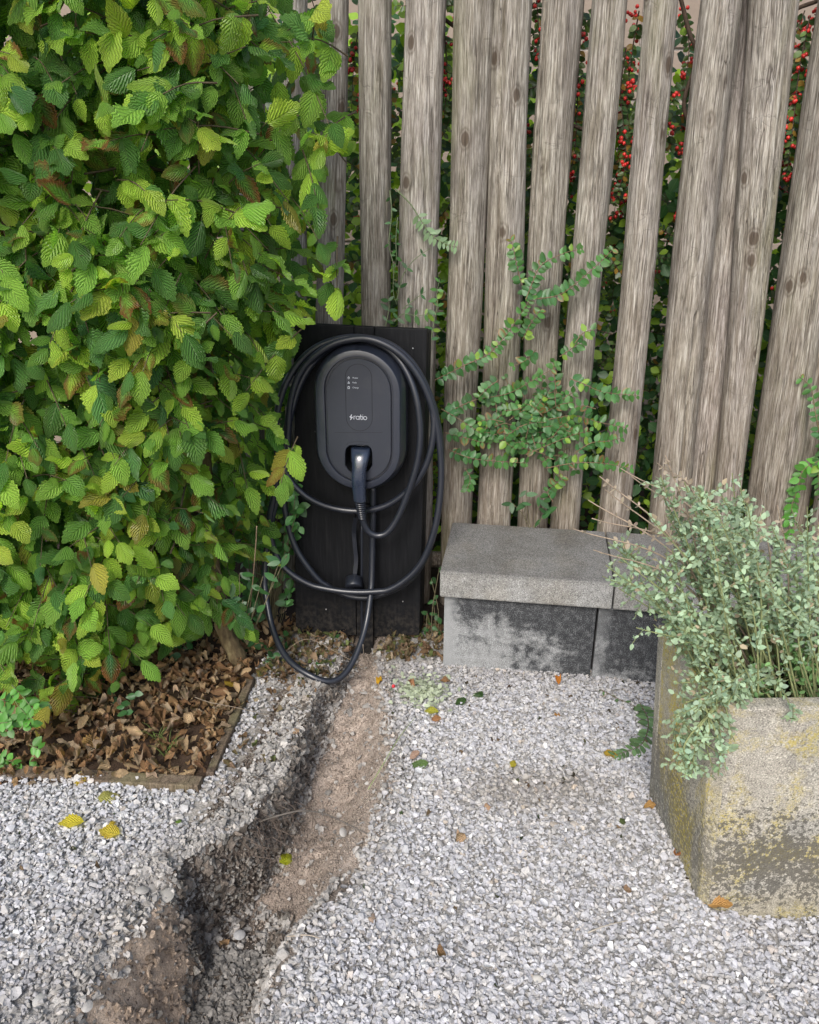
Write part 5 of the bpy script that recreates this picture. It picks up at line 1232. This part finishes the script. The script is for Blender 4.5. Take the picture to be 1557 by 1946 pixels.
# ================================================================== PALE WALL OF THE NEIGHBOURING HOUSE
wall = empty('house_wall', (.8, 4.3, 0), label='pale beige block wall of a house far behind the fence', cat='house wall')
WY = 4.3
hexa('mortar_bed', boxc((-2.2, WY + .012, 0), (6.6, 0, 0), (0, .2, 0), (0, 0, 3.6)), MAT['mortar'], wall, 0)
bq = hexa('block', [np.array(c) for c in boxc((0, 0, 0), (.43, 0, 0), (0, .1, 0), (0, 0, .205))], MAT['brick'], wall, .004, segs=1); bmsh = bq.data; first = True; cnt = 0
for j in range(16):
    for i in range(15):
        loc = Vector((-2.2 + i * .44 - (.22 if j % 2 else 0), WY, .01 + j * .217 )) - wall.location
        if first: ob = bq; first = False; ob.matrix_parent_inverse = Matrix()
        else: ob = bpy.data.objects.new('block', bmsh); COL.objects.link(ob); ob.parent = wall
        ob.location = loc + Vector((0, random.uniform(-.002, .002), 0))

# ================================================================== SMALL PLANTS ON THE LEFT AND ROUND THE BOARD
Zs = lambda L, Yv: [aty(x / 6.71, y / 6.71 + 1230, Yv + cr_.uniform(-.02, .02)) for x, y in L]
snow = empty('snowberry_plant', aty(20, 1470, 1.62) * [1, 1, 0], label='bright green round leaved low plant at the left edge under the hedge', cat='plant')
vP, vD, vN, vS, vT, vw = [], [], [], [], [], []
for L_ in ([(150, 480), (300, 640), (430, 790), (510, 720)], [(-60, 640), (40, 680), (130, 700)], [(-80, 980), (80, 960), (250, 950), (400, 900)], [(-40, 820), (80, 860), (150, 930)], [(-60, 1120), (60, 1060), (150, 1040)], [(250, 1050), (330, 980), (420, 1010)], [(160, 620), (230, 740), (330, 860)], [(-60, 1400), (60, 1430), (180, 1480)], [(140, 1700), (200, 1600), (230, 1480)], [(380, 1250), (470, 1290), (540, 1330)], [(430, 1600), (450, 1520), (470, 1480)], [(-60, 1560), (0, 1500), (60, 1460)]):
    spray(Zs(L_, 1.60), vP, vD, vN, vS, vT, vw, .029, .018, tint_br, rng=cr_, out=np.array([0, -.75, .65]))
leaf_set(snow, vP, vD, vN, vS, vT, RL, VM_RL, MAT['small_leaf'], 300); tubes('stem', vw, MAT['twig'], snow, (.16, .20, .08, 1))['kind'] = 'stuff'
tint_md = lambda f, r: [*(np.array([.055, .17, .045]) * r.uniform(.6, 1.6)), 0.05]
leaf_clump('weed_seedling', 'round leaved green shoots filling the gap between hedge and black board', 'seedling', [onpl(x, y, BO + NH * cr_.uniform(-.08, .05), NH) for x, y in [(cr_.uniform(462, 566), cr_.uniform(900, 1205)) for _ in range(80)]], .036, RL, VM_RL, tint_md, onpl(515, 1215, BO + NH * -.02, NH), seed=9, n=4)
Zw = lambda x, y, wv: F(x, y, wv)
leaf_clump('weed_seedling', 'dark green creeper with small leaves between the board and the bench', 'creeper', [onpl(x, y, BO + NH * -.03, NH) for x, y in ((812, 1165), (822, 1190), (806, 1195), (818, 1215), (834, 1225), (808, 1232), (830, 1245), (824, 1140), (820, 1100), (835, 1080), (815, 1255), (838, 1205), (828, 1172))], .022, RL, VM_RL, tint_dk, (onpl(822, 1262, BO + NH * -.03, NH)), seed=3, n=3)
leaf_clump('weed_seedling', 'glossy oval leaved privet shoot in front of the low cable loop', 'seedling', [aty(x, y, 2.0) for x, y in ((478, 1118), (484, 1160), (455, 1090), (462, 1140), (440, 1110), (500, 1095), (530, 1070), (545, 1055))], .046, OV, VM_OV, tint_dk, aty(470, 1225, 2.0), seed=4, n=2)
leaf_clump('weed_seedling', 'lobed ivy seedlings on the leaf litter beside the hedge trunk', 'seedling', [gnd(x, y, .03) for x, y in ((456, 1243), (503, 1228), (520, 1246), (470, 1225), (540, 1215))], .034, HB[:4] and RL, VM_RL, tint_dk, gnd(490, 1245, .0), seed=5, n=3)
leaf_clump('weed_seedling', 'dark seedling leaves in the brown litter under the middle of the hedge', 'seedling', [gnd(x, y, .05) for x, y in ((235, 1335), (250, 1350), (215, 1320), (262, 1320), (330, 1225), (345, 1245), (360, 1230), (105, 1330), (115, 1345))], .034, RL, VM_RL, tint_dk, gnd(240, 1350, .0), seed=6, n=2)
leaf_clump('weed_seedling', 'small green leaves against the board foot above the trench', 'seedling', [gnd(x, y, .02) for x, y in ((608, 1268), (620, 1262), (600, 1275), (632, 1212))], .030, OV, VM_OV, tint_dk, gnd(612, 1275, 0), seed=7, n=2)
# grass tuft and straws
def blades(name, label, cat, starts, n, ln, col, seed, spread=.5, lean=(0, 0)):
    r = np.random.default_rng(seed); L_ = []
    for s in starts:
        for k in range(n):
            a = r.uniform(0, 6.28); d = np.array([math.cos(a) * spread + lean[0], math.sin(a) * spread + lean[1], 1]); d /= np.linalg.norm(d); l = ln * r.uniform(.5, 1.1)
            p0 = s + r.normal(0, .006, 3) * [1, 1, 0]; p = catmull([p0, p0 + d * l * .5, p0 + d * l + np.array([0, 0, -l * .35])], 4); L_.append(tube_arr(p, np.linspace(.0012, .0003, len(p)), 3, False))
    o = tubes(name, L_, MAT['twig'], None, col); return tag(o, label, cat)
blades('grass_tuft', 'thin green grass tuft standing in the brown leaf litter', 'grass tuft', [gnd(x, y) for x, y in ((318, 1440), (330, 1425), (300, 1410))], 9, .09, (.14, .20, .05, 1), 1, .6)
def straw(px_pts, zs, r_, col, name, label, cat):
    p = catmull([gnd(x, y, z) for (x, y), z in zip(px_pts, zs)], 8); hz_ = height(p[:, 0], p[:, 1]) + r_; p[:, 2] = np.maximum(p[:, 2], hz_)
    v_, t_ = tube_arr(p, np.linspace(r_, r_ * .6, len(p)), 6); o = new_obj(name, mesh_np(name, v_, t_, MAT['twig'], np.zeros((len(v_), 3)), np.tile(np.array([*col, 1.]), (len(v_), 1)))); return tag(o, label, cat)
straw([(480, 1566), (530, 1550), (575, 1541), (620, 1548), (660, 1566), (698, 1585)], [-.04, .03, .04, .02, .0, -.0], .0024, (.13, .115, .10), 'bramble_stem', 'dark thin stem arching across the trench from bank to bank', 'stem')
straw([(370, 1325), (400, 1335), (450, 1345), (515, 1360)], [.03, .035, .035, .01], .0014, (.25, .20, .15), 'dry_twig', 'thin twig lying over the narrow edging board', 'twig')
straw([(700, 1500), (730, 1450), (760, 1400), (790, 1362)], [.0, .02, .03, .02], .0014, (.30, .36, .16), 'grass_stalk', 'pale green grass stalk lying on the gravel right of the trench', 'stalk')
straw([(520, 1258), (580, 1215), (640, 1240), (700, 1275)], [.02, .06, .05, .01], .0012, (.30, .23, .16), 'dry_twig', 'thin dry stalk crossing the litter below the black board', 'twig')
straw([(1100, 1780), (1150, 1760), (1200, 1748)], [.0, .02, .01], .0018, (.42, .38, .32), 'dry_twig', 'pale dry twig on the gravel left of the trough foot', 'twig')
straw([(545, 1780), (590, 1778), (630, 1795)], [.0, .02, .0], .0014, (.45, .38, .30), 'dry_twig', 'short pale straw on the gravel right of the deep trench end', 'twig')
straw([(690, 1225), (693, 1260), (694, 1275)], [.15, .05, .02], .0012, (.30, .25, .20), 'dry_twig', 'short upright dry stalk beside the support post foot', 'twig')
straw([(468, 1205), (478, 1130), (486, 1040), (488, 1000)], [.0, .22, .45, .55], .0022, (.42, .30, .20), 'dry_stalk', 'straight pale brown dry stem standing left of the cable loops', 'stem')
# roots hanging from the bank
rt = []; rg = np.random.default_rng(61)
for k in range(46):
    px = rg.uniform(470, 590); py = 1700 - px * .25 + rg.normal(0, 30); p0 = gnd(px - 25, py - 10, -.01); p1 = p0 + np.array([rg.uniform(.005, .05), rg.normal(0, .02), -rg.uniform(.02, .10)])
    p = catmull([p0, (p0 + p1) / 2 + rg.normal(0, .01, 3) + [.01, 0, .012], p1], 5); p[:, 2] = np.maximum(p[:, 2], height(p[:, 0], p[:, 1]) + .001); rt.append(tube_arr(p, np.linspace(.0012, .0005, len(p)), 4, False))
tag(tubes('hair_roots', rt, MAT['twig'], None, (.13, .10, .08, 1)), 'fine dark roots hanging from the cut bank of the trench', kind='stuff')

# ================================================================== SINGLE FALLEN LEAVES, SHELLS, BERRY
FALL = [  # px, py, length, heading deg, colour, autumn, shape, label
    (212, 1516, .062, 10, (.36, .34, .12), .3, 1, 'broad olive yellow leaf lying on the gravel by the timber edging'),
    (135, 1566, .060, 185, (.50, .42, .05), .2, 3, 'bright yellow curled hornbeam leaf on the left gravel'),
    (208, 1584, .052, 170, (.50, .40, .06), .5, 5, 'yellow folded leaf below the olive one on the left gravel'),
    (216, 1562, .022, 80, (.45, .33, .05), .6, 2, 'tiny ochre leaf above the folded yellow leaf'),
    (548, 1634, .050, 35, (.42, .46, .03), .5, 4, 'lime yellow leaf with a brown edge lying in the trench'),
    (721, 1296, .036, 80, (.55, .30, .02), .3, 6, 'orange yellow leaf standing beside the support post foot'),
    (820, 1354, .042, 175, (.38, .36, .06), .2, 3, 'yellow green leaf lying on the gravel near the bench corner'),
    (826, 1366, .038, 160, (.40, .20, .11), .4, 1, 'pinkish brown leaf just below the yellow green one'),
    (782, 1303, .034, 120, (.38, .19, .10), .6, 7, 'rusty crumpled leaf left of the bench on the gravel'),
    (845, 1300, .040, 200, (.32, .18, .09), .6, 8, 'brown crumpled leaf in front of the bench corner'),
    (905, 1318, .056, 125, (.045, .10, .03), .1, 2, 'dark green leaf lying in front of the bench'),
    (875, 1334, .040, 215, (.05, .10, .035), .1, 4, 'small dark green leaf left of the bigger dark one'),
    (796, 1454, .050, 190, (.13, .20, .08), .1, 0, 'dull green oval leaf on the gravel beside the trench'),
    (790, 1440, .036, 30, (.36, .24, .19), .3, 9, 'pinkish dry leaf tucked behind the dull green oval leaf'),
    (1062, 1297, .034, 80, (.46, .17, .03), .3, 10, 'orange brown leaf at the foot of the bench'),
    (1064, 1358, .036, 20, (.40, .19, .05), .4, 11, 'orange brown leaf lying ahead of the bench middle'),
    (1162, 1438, .042, 330, (.42, .28, .05), .4, 3, 'ochre leaf at the tip of the cut green sprig'),
    (975, 1454, .026, 60, (.45, .38, .06), .3, 5, 'small yellow leaf in the middle of the right gravel'),
    (916, 1535, .042, 175, (.42, .27, .18), .2, 12, 'pale pink brown dry leaf on the middle gravel'),
    (866, 1592, .050, 170, (.44, .30, .19), .3, 13, 'tan crinkled dry leaf on the gravel below the pink one'),
    (1236, 1533, .036, 20, (.42, .24, .09), .2, 6, 'orange curled leaf touching the left foot of the trough'),
    (1283, 1632, .030, 260, (.42, .18, .07), .4, 7, 'rust coloured leaf against the trough base'),
    (1368, 1731, .052, 345, (.45, .25, .09), .3, 8, 'orange tan rolled leaf under the trough front corner'),
    (1187, 1698, .032, 200, (.40, .26, .18), .4, 9, 'faded brown leaf scrap on the gravel left of the trough corner'),
    (831, 1820, .036, 190, (.30, .18, .10), .5, 10, 'brown torn leaf low in the middle gravel'),
    (428, 1781, .042, 75, (.42, .26, .14), .2, 11, 'curled tan leaf lying in the deep end of the trench'),
    (716, 1745, .036, 10, (.40, .30, .24), .2, 12, 'faded pink leaf scrap on the gravel beside the spoil'),
    (285, 1466, .060, 20, (.36, .20, .10), .2, 6, 'long rolled brown leaf at the front of the litter bed'),
    (440, 1294, .052, 60, (.45, .32, .05), .4, 1, 'golden yellow leaf among brown litter behind the narrow edging'),
    (500, 1278, .062, 75, (.24, .19, .07), .2, 3, 'long khaki ribbed leaf left of the low cable loop'),
    (170, 1415, .062, 200, (.42, .27, .12), .1, 5, 'large tan crumpled leaf in the litter bed'),
    (450, 1345, .055, 250, (.22, .17, .09), .1, 9, 'khaki brown leaf lying beside the narrow edging board'),
    (556, 1392, .040, 200, (.34, .23, .15), .2, 12, 'dry brown leaf on the earth beside the trench edge'),
    (1186, 1560, .026, 30, (.10, .13, .06), .2, 2, 'small grey green leaf near the trough side'),
    (340, 1561, .022, 90, (.16, .26, .05), .0, 2, 'tiny bright green leaf on the left bank'),
    (150, 1478, .050, 300, (.50, .38, .05), .3, 4, 'yellow leaf hanging over the timber edging')]
for px, py, ln, hd, col, au, sh, lab in FALL:
    p = gnd(px, py); h_ = float(height(np.array([p[0]]), np.array([p[1]]))[0]); p = gnd(px, py, h_ + .012); h_ = float(height(np.array([p[0]]), np.array([p[1]]))[0])
    a = rad(hd); d = np.array([[math.cos(a), math.sin(a), .05]]); nn = np.array([[random.uniform(-.25, .25), -.35, 1.]])
    shp = [i for i in range(len(DL))]; R_ = frames(d, nn); p = p - R_[0][:, 1] * ln * .5; p[2] = h_ + .016
    o = singles('fallen_leaf', VM_DL if sh > 5 else VM_HB, [sh % 12], R_, [p], [ln], [(*[min(.8, c * 1.45) for c in col], au * .6)], None)[0]
    if sh <= 5 and col[1] < .5: o.data = VM_HB[sh % 12]
    tag(o, lab, 'leaf', 'fallen leaves on the ground')
def shell_mesh():
    v, l, t = [], [], []; n, k = 8, 18
    for j in range(n + 1):
        r_ = j / n
        for i in range(k):
            a = i / k * 2 * math.pi; v.append((r_ * math.cos(a) * .95, r_ * math.sin(a) * .85 + .15 * (1 - r_), .42 * (1 - r_ ** 2.2) + (.012 * math.cos(i * math.pi) * r_))); l.append((0, r_, 0))
    for j in range(n):
        for i in range(k): a = j * k + i; b = j * k + (i + 1) % k; t += [(a, a + k, b + k), (a, b + k, b)]
    return mesh_np('seashell', np.array(v), np.array(t), MAT['seashell'], np.array(l), np.ones((len(v), 4)))
shm = shell_mesh()
SHL = [(196, 1490, .014, 30, 0, (.55, .57, .62), 'blue grey ribbed cockle shell leaning on the timber edging'), (253, 1517, .017, 80, 1, (.82, .83, .84), 'large white cockle shell lying open on the gravel'), (194, 1544, .014, 40, 0, (.60, .60, .63), 'grey white shell below the olive leaf'),
       (172, 1482, .010, 10, 0, (.72, .66, .60), 'cream shell fragment against the edging left of the ribbed shell'), (175, 1562, .013, 300, 1, (.62, .60, .60), 'pale open shell right of the bright yellow leaf'), (250, 1588, .013, 20, 1, (.66, .64, .60), 'pale open shell beside the folded yellow leaf'),
       (100, 1660, .017, 120, 0, (.64, .64, .64), 'long pale shell at the left among chips'), (128, 1668, .012, 80, 0, (.58, .57, .55), 'rounded pale shell in the left gravel'), (175, 1628, .014, 200, 1, (.50, .48, .45), 'grey ribbed shell right of a pink stone'),
       (76, 1900, .018, 60, 0, (.50, .49, .46), 'big round grey shell low at the left edge'), (165, 1910, .015, 90, 0, (.50, .48, .45), 'grey oyster like shell near the bottom left'), (270, 1690, .018, 200, 0, (.46, .44, .41), 'grey flat shell on top of the left bank'),
       (316, 1700, .022, 70, 0, (.44, .42, .38), 'big rough shell at the bank edge above the brown face'), (470, 1258, .010, 20, 0, (.6, .6, .6), 'small pale snail shell near the edging end'), (952, 1380, .013, 100, 0, (.74, .75, .76), 'white shell on the gravel ahead of the bench'),
       (925, 1354, .013, 0, 0, (.80, .80, .80), 'thin white shell shard left of the bench middle'), (797, 1466, .015, 10, 1, (.78, .79, .80), 'white open shell under the dull green leaf'), (1015, 1533, .014, 200, 0, (.60, .57, .52), 'cream rounded shell in the brownish gravel patch'),
       (1055, 1566, .016, 140, 0, (.50, .44, .38), 'brown grey snail like shell in the gravel patch'), (1092, 1566, .016, 30, 0, (.52, .47, .42), 'brownish cockle shell in the gravel patch'), (630, 1752, .014, 50, 1, (.60, .58, .54), 'pale open shell at the edge of the spoil'),
       (652, 1580, .016, 90, 0, (.52, .50, .47), 'grey round shell sunk in the tan earth by the arching stem'), (472, 1660, .017, 120, 0, (.46, .46, .46), 'grey oval shell in the dark trench bank'), (485, 1702, .016, 60, 0, (.44, .43, .42), 'round grey shell on the trench floor'),
       (412, 1668, .013, 80, 0, (.58, .56, .53), 'pale shell sticking out of the dark bank'), (1034, 1717, .014, 120, 1, (.72, .73, .76), 'white scoop shaped shell in the right gravel'), (690, 1850, .013, 90, 0, (.80, .80, .80), 'smooth white oval shell low in the gravel'), (875, 1652, .012, 60, 0, (.66, .68, .73), 'bluish white shell in the middle gravel'),
       (1023, 1858, .013, 0, 0, (.60, .58, .53), 'round cream shell low in the right gravel'), (455, 1775, .017, 20, 0, (.46, .46, .46), 'grey shell right of the curled tan leaf in the trench'), (370, 1770, .019, 150, 0, (.42, .44, .46), 'dark grey rounded shell in the deep trench end')]
for px, py, sz_, rot, up, col, lab in SHL:
    p = gnd(px, py); h_ = float(height(np.array([p[0]]), np.array([p[1]]))[0]); p = gnd(px, py, h_ + .010)
    o = bpy.data.objects.new('seashell', shm); COL.objects.link(o); o.color = (*col, 1)
    sz_ *= .85; col = tuple(c * .85 for c in col); o.color = (*col, 1); o.scale = (sz_, sz_ * random.uniform(.8, 1), sz_ * random.uniform(.5, .8)); o.rotation_euler = (rad(180 + random.uniform(-25, 10)) if up else rad(random.uniform(-5, 25)), rad(random.uniform(-15, 15)), rad(rot)); o.location = (p[0], p[1], h_ + .007 + (.006 if up else 0))
    tag(o, lab, 'seashell', 'single seashells on the ground')
# cut sprig along the trough foot and heap of clippings
sprig = empty('cut_sprig', gnd(1225, 1370), label='cut green sprig lying on the gravel beside the trough', cat='sprig')
vP, vD, vN, vS, vT, vw = [], [], [], [], [], []
tint_sp = lambda f, r: [*(np.array([.10, .19, .08]) * r.uniform(.7, 1.2)), .1]
def gs(L_, z): return [gnd(x, y, z) for x, y in L_]
spray(gs([(1216, 1335), (1232, 1368), (1228, 1400), (1215, 1418), (1185, 1430), (1165, 1436)], .02), vP, vD, vN, vS, vT, vw, .032, .014, tint_sp, rng=cr_, out=np.array([.2, -.3, 1.]))
spray(gs([(1140, 1310), (1180, 1330), (1225, 1350)], .018), vP, vD, vN, vS, vT, vw, .018, .022, tint_sp, rng=cr_, out=np.array([0, -.3, 1.]), pairs=False)
leaf_set(sprig, vP, vD, vN, vS, vT, OV, VM_OV, MAT['small_leaf'], 300); tubes('stem', vw, MAT['twig'], sprig, (.16, .13, .08, 1))
r = np.random.default_rng(71); n = 260; c0_ = gnd(805, 1318); px_ = c0_[0] + r.normal(0, .045, n); py_ = c0_[1] + r.normal(0, .04, n); a = r.uniform(0, 6.28, n)
o = merge('herb_clippings', SM, r.integers(0, 6, n), frames(np.stack([np.cos(a), np.sin(a), r.normal(0, .3, n)], 1), np.stack([r.normal(0, .5, n), r.normal(0, .5, n) - .2, np.ones(n)], 1)), np.stack([px_, py_, height(px_, py_) + .012 + r.random(n) * .010], 1), r.uniform(.012, .022, n), np.concatenate([np.array([.36, .40, .30]) * r.uniform(.7, 1.3, (n, 1)), np.zeros((n, 1))], 1), MAT['silver_leaf'])
tag(o, 'small heap of pale green herb clippings on the gravel', kind='stuff')
pb = gnd(748, 1304, .012); v_, t_, _ = sphere(10, 7); o = new_obj('fallen_berry', mesh_np('fallen_berry', v_ * .0055 + pb, t_, MAT['berry'], None, np.tile([.5, .02, .03, 1.], (len(v_), 1)))); tag(o, 'single red berry fallen on the gravel beside the trench', 'berry')
